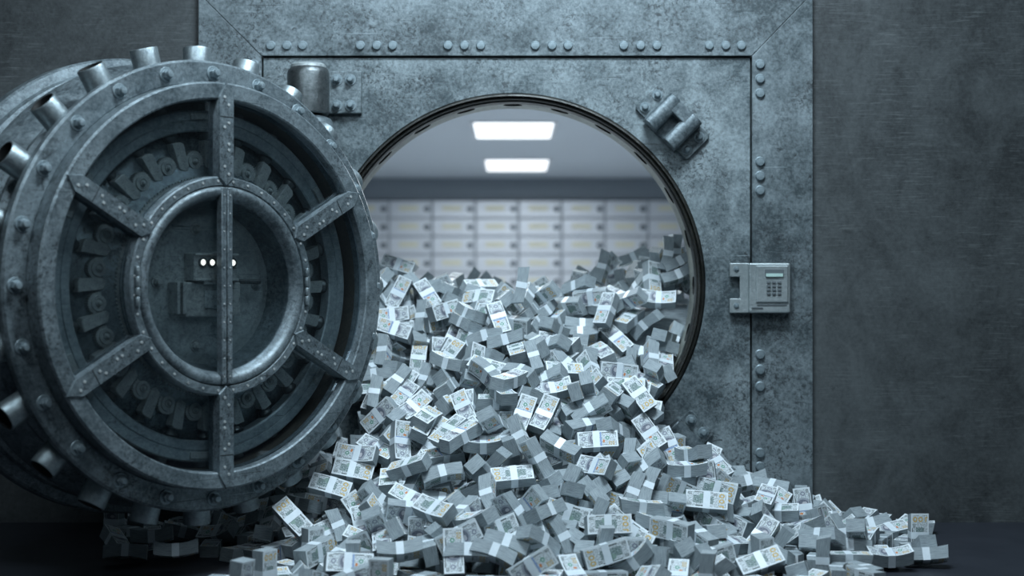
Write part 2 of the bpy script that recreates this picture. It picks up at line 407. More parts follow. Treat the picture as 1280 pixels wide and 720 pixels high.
# ------------------------------------------------------------------ latch brackets
def latch(px, py, rot, label):
    T = Matrix.Translation(W(px, py, .014)) @ Matrix.Rotation(PI / 2, 4, 'X') @ rz(rot)   # local x = long axis, y toward rim is -y, z to viewer
    e = empty('latch_bracket', T, label, 'latch bracket', 'latch brackets beside the round opening')
    m = MB(); m.prism([(-.153, -.060), (-.144, -.069), (.144, -.069), (.153, -.060), (.153, .060), (.144, .069), (-.144, .069), (-.153, .060)], 0, .018, bev=.003); m.build('base_plate', 'panel', e)
    m = MB(); ymx, ymn = .072, -.084
    TX = Matrix(((1, 0, 0, 0), (0, 0, -1, 0), (0, 1, 0, 0), (0, 0, 0, 1)))    # profile (x,z) extruded along -y
    def arch(x0, x1, za, zb):
        r = (x1 - x0) / 2; c = (x0 + x1) / 2; h = min(r * .75, .020)
        return [(x0, za), (x1, za), (x1, zb - h)] + [(c + r * math.cos(a), zb - h + h * math.sin(a)) for a in [PI * i / 8 for i in range(1, 8)]] + [(x0, zb - h)]
    for x0, x1 in ((-.090, -.020), (.020, .090)):
        m.prism(arch(x0, x1, .014, .098), -ymx, -ymn, T=TX)
    m.prism([(-.05, .014), (.05, .014), (.05, .0945), (-.05, .0945)], -ymx, -.016, T=TX)
    m.box((0, -.03, .022), (.17, .10, .03))
    m.build('slotted_keeper', 'door', e, bevel=.004)
    for x in (-.122, .122):
        for y in (-.038, .034): hex_bolt('bolt', e, tr(x, y, .018), .0155, .02)
    return e
latch(840, 153, -PI / 4, 'slotted steel latch bracket above right of the round opening')
latch(845, 559, PI / 4 + PI, 'steel latch bracket half buried in cash at the opening\'s lower right')

# ------------------------------------------------------------------ keypad
kp = empty('keypad_lock', W(960, 360, 0), 'small light grey metal keypad lock bolted across the frame\'s right seam', 'keypad')
def K(px, py, z=0.0): return ((px - 960) / S, -z, -(py - 360) / S)
m = MB(); RX = Matrix.Rotation(PI / 2, 4, 'X')
m.prism([K(a, b)[::2] for a, b in ((911.5, 329), (936, 329), (936, 391), (911.5, 391), (911.5, 373), (924, 373), (924, 346), (911.5, 346))][::-1], .0, .020, T=RX); m.build('mounting_plate', 'keypad', kp, bevel=.003, smooth=0)
for y in (336, 382): hex_bolt('screw', kp, Matrix.Translation(K(919.5, y, .02)) @ RX, .008, .008, dome=False)
m = MB(); m.prism([K(a, b)[::2] for a, b in ((934, 329), (984, 329), (985, 331), (985, 389), (984, 391), (934, 391))][::-1], 0, .052, T=RX); m.build('housing', 'keypad', kp, bevel=.006, smooth=0)
m = MB(); m.prism([K(a, b)[::2] for a, b in ((942, 332), (982, 332), (982, 378), (942, 378))][::-1], .051, .060, T=RX, bev=.004); m.build('face_panel', 'keypad', kp, bevel=.002, smooth=0)
m = MB(); m.box(K(944, 384.5, .053), (.045, .006, .004)); m.box(K(962, 381, .053), (.12, .004, .004)); m.build('trim_line', 'key', kp, smooth=0)
m = MB(); m.box(K(964.5, 341, .062), (23 / S, .006, 9 / S)); m.build('display_hood', 'key', kp, bevel=.002, smooth=0)
m = MB(); m.box(K(964.5, 344, .0655), (21 / S, .003, 4 / S)); m.build('display', 'lcd', kp, smooth=0)
kk = None
for r in range(4):
    for c in range(3):
        T = Matrix.Translation(K(957.5 + c * 6.6, 353 + r * 4.6, .062))
        if kk is None: m = MB(); m.box((0, 0, 0), (4.6 / S, .008, 3.0 / S)); kk = m.build('key', 'key', kp, T=T, bevel=.0015, smooth=0)
        else: dup(kk, kp, T)

# ------------------------------------------------------------------ vault door
th = math.radians(46.9); c_, s_ = math.cos(th), math.sin(th)
DM = Matrix(((c_, 0, s_, -.949), (s_, 0, -c_, -1.15), (0, 1, 0, H + .007), (0, 0, 0, 1)))
vd = empty('vault_door', DM, 'massive round steel vault door swung open, gears and locking arms behind glass', 'vault door')
m = MB(); m.lathe([(.30, -.05), (.60, -.19), (.62, -.12), (.676, -.10), (.700, -.105), (.700, -.225), (.716, -.245), (.716, -.262), (.745, -.30), (.765, -.345), (.768, -.375), (.764, -.395), (.745, -.41), (.74, -.455), (.758, -.468), (.765, -.492), (.796, -.498), (.803, -.506), (.803, -.558), (.796, -.566), (.0, -.566)], 144)
m.v = m.v; m.build('door_body', 'door', vd)
m = MB(); m.lathe([(.672, -.10), (.672, -.075), (.677, -.071), (.745, -.071), (.7525, -.078), (.7525, -.104), (.672, -.104)], 144); m.build('bolt_ring', 'door', vd)
m = MB(); m.lathe([(.612, -.065), (.617, -.004), (.622, 0), (.668, 0), (.6745, -.006), (.6745, -.10)], 144)
# small raised corner gussets where each spoke meets the ring
m.build('face_ring', 'door', vd)
m = MB(); m.lathe([(.518, -.135), (.518, -.094), (.523, -.09), (.549, -.09), (.551, -.094), (.555, -.094), (.557, -.09), (.585, -.09), (.59, -.095), (.59, -.135), (.518, -.135)], 120); m.build('guide_ring', 'guide', vd)
for k in range(6):
    a = PI / 6 + k * PI / 3; m = MB()
    for (q0, q1) in ((-.17, .17),):
        pts = [(.57 * math.cos(q0 + (q1 - q0) * i / 6 * 1.0), .57 * math.sin(q0 + (q1 - q0) * i / 6)) for i in range(7)]
    n = 8; arc = [(r_ * math.cos(-.14 + .28 * i / n), r_ * math.sin(-.14 + .28 * i / n)) for r_, rg in ((.578, range(n + 1)), (.556, range(n, -1, -1))) for i in rg]
    m.prism(arc, -.092, -.082, T=rz(a)); m.build('guide_pad', 'mech', vd, bevel=.0015)
m = MB(); m.lathe([(.0, -.200), (.612, -.200), (.612, -.06)], 96); m.build('backplate', 'rust', vd)
# ring gear round the hub
tp = []
for i in range(180):
    for j, r in enumerate((.362, .368, .368, .362)): tp.append((r * math.cos(2 * PI * (i + (0, .2, .5, .7)[j]) / 180), r * math.sin(2 * PI * (i + (0, .2, .5, .7)[j]) / 180)))
m = MB(); n = len(tp)
m.add([(x, y, -.075) for x, y in tp] + [(x, y, -.105) for x, y in tp] + [(x *   .33 / math.hypot(x, y), y * .33 / math.hypot(x, y), -.075) for x, y in tp],
      [(i, (i + 1) % n, n + (i + 1) % n, n + i) for i in range(n)] + [(i, (i + 1) % n, 2 * n + (i + 1) % n, 2 * n + i) for i in range(n)])
m.build('ring_gear', 'mech', vd, smooth=0)
m = MB(); m.lathe([(.352, -.20), (.352, -.11), (.350, -.03)], 96); m.build('hub_wall', 'dark', vd)
# spokes with pointed ends
sw = .029
sp0 = None
for k in range(6):
    T = rz(PI / 2 + k * PI / 3)
    if sp0 is None:
        m = MB(); m.prism([(.330, 0), (.330 + .026, -sw), (.673 - .045, -sw), (.673, 0), (.673 - .045, sw), (.330 + .026, sw)], -.055, .006, bev=.004)
        sp0 = m.build('spoke', 'door', vd, T=T, bevel=0)
        m = MB()
        for x in (.37, .395, .45, .47, .525, .54, .60, .625): m.lathe([(.0055, .005), (.005, .008), (0, .009)], 10, T=tr(x, (.008 if int(x * 1000) % 2 else -.008), 0))
        m.build('spoke_rivets', 'mech', sp0)
        m = MB(); m.box((.56, 0, .0062), (.0018, sw * 1.8, .002)); m.build('spoke_seam', 'black', sp0, smooth=0)
    else: dup(sp0, vd, T)
m = MB(); m.lathe([(.366, -.04), (.362, -.004), (.358, 0), (.334, 0), (.331, -.004), (.331, -.02)], 120); m.build('hub_ring', 'door', vd)
m = MB()
for k in range(36): m.lathe([(.005, -.001), (.0045, .002), (0, .003)], 10, T=rz(PI / 36 + k * PI / 18) @ tr(.347, 0, 0))
m.build('hub_rivets', 'mech', vd)
m = MB(); m.lathe([(.331, -.012), (.329, -.003), (.322, .004), (.312, .006), (.300, .001), (.290, -.012), (.284, -.03), (.268, -.09), (.262, -.12)], 120); m.build('window_bezel', 'door', vd)
m = MB(); m.lathe([(0, -.110), (.215, -.110), (.238, -.112), (.246, -.118), (.27, -.121)], 96); m.build('lock_plate', 'dark', vd)
m = MB()
for sx in (-1, 1): m.prism([(sx * .0016, -.325), (sx * .022, -.325), (sx * .022, .325), (sx * .0016, .325)][::sx], -.02, .009, bev=0.0)
m.build('window_mullion', 'door', vd, bevel=.003)
m = MB()
for y in [-.30 + .06 * i for i in range(11)]:
    for sx in (-1, 1): m.lathe([(.0035, .008), (.003, .0105), (0, .011)], 8, T=tr(sx * .012, y, 0))
m.build('mullion_rivets', 'mech', vd)
for sx in (-1, 1):
    m = MB()
    for y0, y1 in ((-.065, -.035), (-.032, -.006), (-.003, .03), (.033, .062)):
        m.lathe([(0, y0), (.007, y0), (.008, y0 + .002), (.008, y1 - .002), (.007, y1), (0, y1)], 12, T=tr(sx * .338, 0, .006) @ Matrix.Rotation(-PI / 2, 4, 'X'))
    m.build('window_hinge', 'bright', vd)
# locking pins, rods and arms every fifteen degrees
TXc = Matrix.Rotation(PI / 2, 4, 'Y')      # local z -> +x (radial)
pin0 = arm0 = gear0 = bolt0 = None
for k in range(24):
    T = rz(PI / 2 + k * PI / 12)
    if pin0 is None:
        m = MB(); m.lathe([(.051, .690), (.051, .702), (.046, .706), (.046, .803), (.044, .807), (.041, .808)], 32, T=tr(0, 0, -.165) @ TXc); m.lathe([(.041, .808), (.038, .806), (.037, .780), (0, .778)], 32, T=tr(0, 0, -.165) @ TXc, mat=1)
        pin0 = m.build('locking_pin', ['bright', 'black'], vd, T=T)
        m = MB(); m.lathe([(.014, .50), (.014, .66)], 16, T=tr(0, 0, -.15) @ TXc); m.lathe([(.014, .585), (.021, .587), (.021, .615), (.014, .617)], 16, T=tr(0, 0, -.15) @ TXc)
        rod0 = m.build('rod', 'mech', vd, T=T)
        m = MB(); m.prism([(.385, -.014), (.400, -.026), (.480, -.024), (.488, -.012), (.488, .020), (.40, .012)], -.128, -.092, bev=.003); m.box((.43, 0, -.145), (.09, .022, .04))
        arm0 = m.build('locking_arm', 'mech', vd, T=T)
        m = MB(); m.lathe([(0, .468), (.012, .468), (.013, .490), (.016, .498), (.023, .506), (.024, .511), (.019, .513), (.026, .517), (.026, .523)], 20, T=tr(0, 0, -.125) @ TXc); m.build('bell_collar', 'barrel', arm0)
    else: dup(pin0, vd, T); dup(rod0, vd, T); dup(arm0, vd, T)
    T = rz(PI / 2 + (k + .5) * PI / 12) @ tr(.418, 0, -.105)
    if gear0 is None:
        g = []
        for i in range(28):
            for j, r in enumerate((.0335, .0375, .0375, .0335)): aa = 2 * PI * (i + (0, .2, .5, .7)[j]) / 28; g.append((r * math.cos(aa), r * math.sin(aa)))
        m = MB(); m.prism(g, -.03, .006); m.lathe([(.026, .006), (.025, .012), (.015, .012), (.012, .008), (0, .008)], 24)
        gear0 = m.build('pinion_gear', 'mech', vd, T=T, smooth=25)
        hex_bolt('gear_bolt', gear0, tr(0, 0, .008), .0075, .012, 'mech')
    else: dup(gear0, vd, T)
    T = rz(PI / 2 + k * PI / 12) @ tr(.7115, 0, -.071) @ rz(k * .7)
    if bolt0 is None: bolt0 = hex_bolt('ring_bolt', vd, T, .0175, .026, 'rivet')
    else: dup(bolt0, vd, T)
# lock mechanism behind the round window  (local x is foreshortened by the door's angle)
m = MB(); m.box((.0, .063, -.085), (.175, .092, .06)); m.build('lamp_housing', 'mech', vd, bevel=.004, smooth=0)
m = MB(); m.box((.0, .105, -.052), (.175, .008, .012)); m.box((.0, .020, -.052), (.175, .008, .012)); m.build('housing_lip', 'mech', vd, bevel=.002, smooth=0)
for x in (-.054, -.018, .066):
    m = MB(); m.lathe([(.010, 0), (.010, .006), (.007, .010), (0, .011)], 16, T=tr(x, .078, -.056)); m.build('indicator_lamp', 'lamp_white', vd)
    m = MB(); m.lathe([(.010, -.001), (.0165, -.001), (.0165, .007), (.0105, .008)], 16, T=tr(x, .078, -.056)); m.build('lamp_collar', 'barrel', vd)
m = MB(); m.box((.0, -.045, -.092), (.22, .115, .05)); m.box((.0, .012, -.075), (.10, .016, .05)); m.build('lock_case', 'mech', vd, bevel=.005, smooth=0)
m = MB(); m.box((-.005, -.045, -.065), (.07, .06, .012)); m.build('lock_cover', 'dark', vd, bevel=.003, smooth=0)
for x in (-.145, -.122): m = MB(); m.box((x, -.04, -.085), (.012, .105, .06)); m.build('slide_bar', 'mech', vd, bevel=.002, smooth=0)
m = MB(); m.lathe([(.009, .0), (.009, .12)], 14, T=tr(.08, .015, -.08) @ TXc); m.build('release_lever', 'barrel', vd)
for x, y in ((-.195, .012), (.205, .005), (-.045, -.20), (-.045, .19)):
    hex_bolt('plate_bolt', vd, tr(x, y, -.111), .014, .02, 'mech')
# glass
m = MB(); m.lathe([(.364, -.030), (.614, -.030), (.614, -.036), (.364, -.036), (.364, -.030)], 96); m.build('glass_ring', 'glass', vd, smooth=0)
m = MB(); m.prism(circ(.292, 72), -.034, -.028); m.build('round_glass', 'glass', vd, smooth=0)

# ------------------------------------------------------------------ hinge on the wall
hx = (385.5 - 640) * 5.83 / F
hg = empty('door_hinge', (hx, -.12, 1.6), 'dark cylindrical steel door hinge with four-bolt wall plate behind the round door', 'hinge')
zt, zb = H + 277 * 5.83 / F - 1.6, H + 217 * 5.83 / F - 1.6
m = MB(); m.lathe([(0, zb), (.080, zb), (.0845, zb + .006), (.0845, zt - .03), (.082, zt - .018), (.072, zt - .006), (0, zt - .006)], 48); m.build('hinge_barrel', 'barrel', hg)
m = MB(); m.lathe([(.072, zt - .012), (.070, zt + .004), (.062, zt + .010), (0, zt + .010)], 40); m.build('barrel_cap', 'dark', hg)
m = MB(); m.lathe([(.05, zb), (.092, zb - .02), (.104, zb - .045), (.106, zb - .25), (.09, zb - .26), (0, zb - .26)], 48); m.build('lower_barrel', 'door', hg)
m = MB(); m.lathe([(.045, zb + .01), (.045, zb - .03)], 24); m.build('hinge_pin', 'bright', hg)
pc = W(432.5, 116.5, .014) - Vector((hx, -.12, 1.6)); 
m = MB(); m.box((pc.x - .02, pc.y - .014, pc.z), (40 / S + .04, .028, 53 / S)); m.build('bracket_plate', 'panel', hg, bevel=.004, smooth=0)
m = MB(); m.box((.0, .07, (zt + zb) / 2), (.12, .12, zt - zb - .03)); m.build('bracket_web', 'dark', hg, bevel=.004, smooth=0)
m = MB(); m.box((-.10, -.075, zb - .16), (.26, .10, .12), T=rz(.5)); m.build('hinge_arm', 'dark', hg, bevel=.006, smooth=0)
for px in (422, 439):
    for py in (101, 133):
        p = W(px, py, .014) - Vector((hx, -.12, 1.6)); hex_bolt('bolt', hg, tr(p.x, p.y - .028, p.z) @ RX, .0165, .026)

# ------------------------------------------------------------------ cash
L, WD, TH = .148, .064, .042
def bundle_mesh(bend, skew, segs=8):
    vs, fs, mi, uv = [], [], [], []
    for i in range(segs + 1):
        t = i / segs; x = (t - .5) * L; o = bend * ((2 * t - 1) ** 2)
        for (y, z) in ((-WD / 2, -TH / 2), (WD / 2, -TH / 2), (WD / 2, TH / 2), (-WD / 2, TH / 2)):
            zz = z * (1 + .10 * abs(2 * t - 1) ** 1.5)
            vs.append((x + skew * z, y, zz + o))
    for i in range(segs):
        a, b = i * 4, i * 4 + 4; u0, u1 = i / segs, (i + 1) / segs
        fs.append((a + 3, b + 3, b + 2, a + 2)); mi.append(1); uv.append([(u0, 0), (u1, 0), (u1, 1), (u0, 1)])
        fs.append((a + 1, b + 1, b, a)); mi.append(2); uv.append([(u0, 0), (u1, 0), (u1, 1), (u0, 1)])
        fs.append((a, b, b + 3, a + 3)); mi.append(0); uv.append([(u0 * 4, 0), (u1 * 4, 0), (u1 * 4, 1), (u0 * 4, 1)])
        fs.append((a + 1, a + 2, b + 2, b + 1)); mi.append(0); uv.append([(u0 * 4, 0), (u0 * 4, 1), (u1 * 4, 1), (u1 * 4, 0)])
    e = segs * 4
    fs.append((0, 3, 2, 1)); mi.append(0); uv.append([(0, 0), (0, 1), (2, 1), (2, 0)])
    fs.append((e, e + 1, e + 2, e + 3)); mi.append(0); uv.append([(0, 0), (2, 0), (2, 1), (0, 1)])
    return vs, fs, mi, uv
def strap_mesh():
    e = .0008; w = .0125; y, z = WD / 2 + e, TH / 2 + e + .0006
    vs = [(x, a, b) for x in (-w, w) for a, b in ((-y, -z), (y, -z), (y, z), (-y, z))]
    return vs, [(k, 4 + k, 4 + (k + 1) % 4, (k + 1) % 4) for k in range(4)]
VAR = [bundle_mesh(b, s) for b, s in ((0, 0), (.006, .1), (-.008, 0), (.003, -.25), (-.003, .3), (.012, 0))]
SV, SF = strap_mesh()
def to_me(name, vs, fs, mi, uv, mats):
    me = bpy.data.meshes.new(name); me.from_pydata(vs, [], fs)
    for m_ in mats: me.materials.append(M[m_])
    me.polygons.foreach_set('material_index', mi)
    if uv:
        l = me.uv_layers.new(name='UVMap'); l.data.foreach_set('uv', [c for f in uv for p in f for c in p])
    me.update(); return me
BM = [to_me('cash_bundle', *v, ['note_edge', 'note_front', 'note_back']) for v in VAR]
SM = to_me('paper_strap', SV, SF, [0] * 4, None, ['strap'])
# resting place of every bundle: x y z in millimetres, then the rotation quaternion in thousandths
NUM = [
805,-1250,75,393,-904,-130,-106,302,-1294,114,66,-130,724,674,-256,-1111,222,336,-869,359,-55,6,-870,306,21,-55,932,358,
62,-1466,105,701,657,-219,172,-361,-1280,117,952,-299,-48,38,689,-820,211,515,-854,74,-3,-652,-730,250,475,-869,98,96,
537,-1120,162,201,250,643,695,321,-1110,176,587,-809,0,-28,310,-610,402,866,499,-26,11,1291,-1000,46,991,128,-23,-3,
-764,-900,164,224,-320,-814,-430,174,-690,387,902,-326,264,-105,-56,-1310,120,950,-255,177,-44,-586,-650,297,480,-872,62,71,
-188,-715,433,928,105,-190,303,120,-530,489,747,385,-255,478,-364,-833,337,190,157,955,163,-414,-594,397,462,519,-231,681,
-247,-820,310,957,-254,-129,50,-656,-1120,86,651,-580,-404,278,-522,-1340,87,887,461,29,15,-566,-618,350,123,-42,-468,874,
88,-846,367,92,-499,-196,-839,301,-816,330,796,453,-192,-351,86,-1237,147,348,-228,-228,-880,487,-385,559,474,-740,428,213,
446,-970,214,4,-998,-26,57,395,-1268,86,946,19,-312,-88,-509,-362,475,149,355,539,-749,626,-709,312,994,62,-11,85,
-16,-1250,140,952,-255,162,-42,3,-1068,208,385,786,206,-438,-141,-1300,120,966,-259,2,9,-1153,-980,67,988,-129,-24,81,
401,198,874,387,443,230,-775,-187,-1310,117,576,378,-382,616,-1353,-880,49,987,-132,12,88,525,-430,410,735,485,232,-414,
-495,157,790,109,110,-510,846,-1089,-567,53,156,-178,-274,932,-774,-1415,75,677,-204,-677,-204,1434,-930,39,972,-219,-20,-87,
160,-1116,134,91,-520,-259,-809,-12,-483,618,440,39,110,-890,442,210,750,805,402,175,-399,-105,-690,398,987,156,-2,27,
111,-1115,221,178,885,403,152,742,-732,239,650,-720,238,-52,-69,-662,472,52,565,-749,342,1472,-704,75,498,-502,-498,-502,
273,-551,450,379,898,152,163,-1293,-750,72,987,-128,-40,89,297,-528,506,80,-253,325,908,-317,-560,484,251,-776,-575,69,
594,-768,250,297,10,-670,-680,1068,-959,110,9,-392,-884,255,-56,-20,844,707,390,288,-515,631,290,916,897,438,-1,-62,
610,363,1008,233,-672,461,530,-494,365,940,691,494,-349,395,420,-247,640,706,705,68,-11,1024,-1182,75,701,90,701,-90,
60,-1056,234,643,565,-517,1,-92,-391,636,407,-58,-808,422,-355,-1014,204,567,818,95,-28,-269,-1229,114,470,617,-467,-425,
-447,-1087,161,433,686,553,-190,1120,-1121,64,0,-1000,33,0,-252,-642,352,224,-5,224,-948,-82,-988,252,332,542,207,744,
969,-682,151,32,108,984,140,505,275,835,131,-438,871,181,-246,-260,672,123,-265,-956,7,-25,-144,760,46,-137,80,986,
482,-756,321,291,142,887,-328,154,-390,575,920,380,-42,84,921,-679,199,570,46,185,-799,-115,-1162,200,364,-190,-89,908,
-173,-1236,156,202,111,690,-686,-74,-818,338,911,5,-365,-191,-539,-279,547,701,-226,-632,242,-380,-416,506,798,432,-75,414,
-518,610,1066,858,491,96,-119,40,-558,491,703,406,-269,518,30,-751,434,55,838,-192,-508,-227,-662,445,243,-312,897,197,
-370,360,940,763,430,254,-410,663,-656,357,512,-57,43,856,-289,168,872,684,614,158,361,-816,-1586,75,689,160,689,-160,
-180,-519,518,557,143,-423,700,420,716,1062,49,-597,188,779,511,264,919,392,802,-446,-63,-141,224,924,126,184,870,440,
-457,-236,594,438,-264,834,-208,456,-376,490,824,8,374,426,740,-1042,94,280,-45,130,-950,378,-551,433,840,-233,105,478,
240,286,891,294,112,452,835,40,-378,637,373,843,-314,-228,-396,-1566,75,559,433,-559,433,1098,-514,142,500,522,292,-626,
-427,-261,547,535,55,396,-744,139,275,939,762,-477,24,-437,-1094,-681,22,733,0,0,-680,724,350,1020,962,-178,-206,-1,
202,-295,641,311,-946,-73,62,-1260,-420,42,144,133,-980,20,604,-1453,75,702,-84,-702,-84,39,0,978,766,-35,-642,26,
-535,114,698,683,-105,661,-291,869,-900,95,379,229,320,-838,-503,-560,364,906,323,113,-251,471,-854,263,190,789,232,536,
575,282,816,902,32,-349,-251,-359,-920,230,171,140,-294,930,-598,-904,126,785,-266,484,-281,-393,130,666,350,-646,-608,-301,
-773,-582,166,911,-104,62,-395,-32,-519,566,806,84,81,-580,935,-1219,47,778,-197,-7,596,419,-877,248,552,-165,804,-143,
603,-380,362,677,480,288,-479,-112,-114,777,46,990,15,132,340,297,929,597,791,-128,-24,-172,83,858,444,181,77,874,
-160,-1065,202,430,-139,676,-582,828,-1167,75,347,-616,347,616,289,366,971,99,379,899,-195,195,-1391,55,514,210,-132,821,
-379,217,839,675,-35,673,-300,-511,230,846,60,19,537,-841,1170,-930,72,973,-216,15,-78,199,-888,256,608,10,170,776,
-1428,-728,55,429,235,88,868,384,-770,261,45,676,-609,413,87,-309,690,249,746,-271,-555,-897,-570,95,389,-553,735,49,
-52,-1142,164,154,379,-703,-581,555,-1266,93,571,-393,47,720,576,-800,181,292,674,-648,201,-473,-860,216,882,-291,315,195,
-193,52,820,183,-452,-869,86,292,-455,583,754,279,527,276,175,79,796,182,475,-860,17,-60,-468,536,107,-994,-8,16,
630,-1341,61,23,304,19,-952,289,210,771,966,-259,4,-16,114,-829,272,409,-237,-86,877,570,-164,620,380,530,-758,36,
369,8,701,577,-3,-247,778,994,-445,205,160,-279,-865,385,102,-195,742,462,360,377,717,906,-782,130,853,289,433,24,
190,-1009,200,69,-150,-753,-637,634,-1054,118,305,447,525,657,1429,-485,48,958,217,-71,176,521,-1399,53,757,147,-183,610,
-139,-799,334,589,-322,-172,721,254,-495,512,367,907,91,188,-316,-1054,121,481,527,485,-506,921,-300,210,968,-222,-118,-26,
-382,-1112,164,638,297,428,567,-245,-175,688,345,-818,-295,-354,576,47,672,714,-105,-632,284,1198,-923,113,785,-153,153,581,
642,158,764,544,-118,59,-829,-255,-366,583,182,740,609,220,3,26,817,105,136,575,800,20,-230,713,179,-721,670,-2,
-765,-342,240,196,-963,46,-181,1127,-1292,33,389,389,590,590,-81,-1187,45,778,-104,130,606,404,-735,314,165,782,-459,387,
-483,-1116,81,598,-588,392,378,-239,-232,611,86,-422,848,-307,137,-355,611,173,179,902,-352,299,-1236,117,707,-22,707,22,
441,-1377,53,480,-325,-304,756,-170,-291,600,256,752,-597,114,783,-349,288,860,266,258,-352,-965,-776,22,450,0,0,-893,
-438,-783,276,69,-690,-707,-138,-643,-910,99,340,-749,558,107,-681,-998,75,299,-641,299,641,657,-1201,82,3,-175,702,690,
-463,-923,176,397,-41,-890,-220,226,-821,289,554,-536,-217,599,684,-989,136,659,-85,31,747,492,-1236,91,491,-558,-395,539,
920,-923,73,69,876,-132,458,1047,-754,108,899,32,-154,-409,-8,-735,409,348,608,-545,-460,-142,389,972,258,-944,-198,45,
-901,-698,57,105,658,712,-222,1439,-825,46,604,-138,107,778,300,-897,210,512,-504,129,-683,734,380,1080,962,-136,-236,-7,
375,-417,561,143,584,-754,-267,-423,-1173,119,664,-23,-198,720,306,-251,645,545,-539,639,-66,-710,-497,152,40,103,-653,750,
285,-1032,181,554,-14,826,-98,722,-820,124,688,-590,409,-104,402,-1085,132,530,-810,223,115,1384,-363,52,959,-255,-115,-44,
-934,-492,86,829,-252,81,493,-225,-402,527,239,514,-746,-351,1170,-754,79,433,707,1,-559,296,234,805,965,-258,21,48,
-420,-546,388,354,-118,-797,-474,165,-126,731,330,836,-439,18,-353,186,739,114,-78,-291,-947,-504,-1418,52,236,-39,706,-666,
53,-445,567,170,855,-468,-144,-356,-821,243,413,676,125,597,-517,-915,144,547,240,-382,704,-1521,-412,75,419,570,419,-570,
262,-847,240,512,-504,129,-683,588,-1283,69,848,-152,-365,-354,245,-481,580,392,527,-605,-449,580,1000,1114,972,-91,-215,-9,
-736,-840,78,377,160,47,-911,-564,-65,612,66,-73,985,-140,286,-1329,33,78,78,-703,-703,684,400,1115,765,-91,-637,27,
519,-193,593,950,139,209,-185,-820,-842,38,319,-272,652,-631,617,-97,618,633,-454,265,-568,-304,202,816,226,289,-679,-636,
-334,-557,444,650,-43,257,-714,1034,-935,55,787,-148,207,562,792,-772,124,407,-180,-594,670,635,185,721,472,108,76,872,
237,-1086,97,367,-448,-6,-815,-315,-1138,48,578,-142,-119,-795,-152,-217,667,134,-667,474,559,-962,-603,33,378,-378,598,-598,
400,-1203,75,475,524,475,-524,297,-354,583,871,337,-353,63,-252,399,950,512,-218,80,-827,-284,-757,236,845,-506,11,-175,
-842,-461,151,170,105,-395,-896,1,112,882,466,-665,-554,181,1339,-696,33,364,364,-606,-606,-227,-961,218,118,-854,392,-322,
-1077,-416,61,149,-427,561,-694,-450,-473,449,793,71,-410,-444,-1011,-513,58,5,-758,-597,-265,1052,-1248,33,432,-432,559,-559,
57,245,929,532,363,-80,-760,-213,-1173,129,411,183,-893,21,-252,-816,206,884,-458,81,56,1302,-326,61,845,-142,-274,-438,
-726,-1095,22,0,-292,-956,0,-357,-84,587,758,-339,-543,129,1134,-588,122,693,479,332,424,727,-757,147,760,523,-328,-203,
501,-1006,165,56,-219,-974,11,507,-359,498,118,304,211,921,526,-624,334,120,-504,-676,-524,134,240,863,404,299,-92,-860,
-513,-1272,75,707,19,-707,19,204,-64,732,914,243,-67,-316,-479,84,633,572,-140,-62,-806,993,-822,73,416,296,830,225,
449,-309,579,520,-853,39,6,-40,100,920,270,566,750,209,438,-597,333,338,687,67,639,-99,-147,700,474,167,143,853,
1262,-785,78,850,52,-85,518,530,-1083,113,861,29,42,-506,1152,-1230,33,386,386,593,593,642,451,1068,706,31,-655,-267,
-587,451,986,860,14,-420,290,-479,207,659,263,-31,-443,-856,212,-176,660,290,890,10,-353,870,-1099,77,128,-317,-920,193,
470,-38,662,737,-187,-69,646,-216,-1222,64,0,464,886,0,983,-560,163,795,334,-48,504,-130,-751,241,731,-145,-153,649,
-316,-164,592,636,333,-496,-488,-670,-1265,38,240,-566,-726,308,175,237,826,849,80,-199,483,404,285,881,306,-69,-158,936,
634,74,646,688,261,-78,673,-165,-17,750,581,-712,366,-146,-1427,-491,33,259,259,658,658,533,768,1011,313,-338,518,-721,
121,-1470,64,654,0,0,-757,-534,-839,172,424,176,-441,771,-172,-472,510,584,389,220,-678,432,787,1066,360,132,894,-232,
90,101,815,804,-119,-280,511,689,268,743,97,792,183,574,1465,-581,22,870,0,0,492,722,-612,249,544,469,308,-624,
-268,332,918,759,-178,148,-609,173,-1226,78,80,969,-215,95,1016,-1070,33,562,-562,-429,429,-804,-637,91,25,943,245,222,
441,-368,409,419,-126,-148,-887,511,-791,183,688,-244,-152,-667,368,-362,514,206,858,-281,-376,-556,-353,375,981,-127,-56,138,
195,-1030,110,522,-426,-303,-674,103,-644,313,134,79,309,-938,-298,-1225,22,0,221,-975,0,-756,-415,186,805,-518,140,-255,
-308,107,686,663,285,442,-533,254,-1147,70,234,745,530,-330,-526,220,712,279,906,-304,94,-251,82,745,562,180,443,-675,
8,-675,354,655,24,41,-754,-783,-116,278,382,-18,-620,685,-96,-304,654,30,-246,-901,-356,-614,-1450,55,511,-585,-330,536,
-542,-221,535,723,366,-234,537,597,-290,355,774,-611,-134,96,-499,-1016,99,89,171,-242,951,402,-826,203,119,-81,-687,-713,
565,433,968,377,-297,436,761,76,205,869,619,264,-169,-720,859,-540,147,146,152,54,-976,-758,-724,79,203,-960,-191,-4,
871,-709,117,843,-208,313,384,52,-1148,134,31,235,407,-882,-292,825,989,412,172,130,-885,744,-568,219,619,643,-241,381,
164,-199,643,472,-742,128,458,-346,708,978,88,244,770,-584,-418,473,966,387,-28,-878,280,325,-514,322,847,-191,-352,-350,
136,-506,375,119,-552,-131,815,276,27,727,695,-183,-77,-691,-300,465,948,267,795,542,41,-877,-780,22,0,399,-917,0,
-129,123,833,367,-432,812,135,109,-874,228,525,-166,45,834,585,-715,268,207,18,60,-976,471,604,936,624,615,-481,-41,
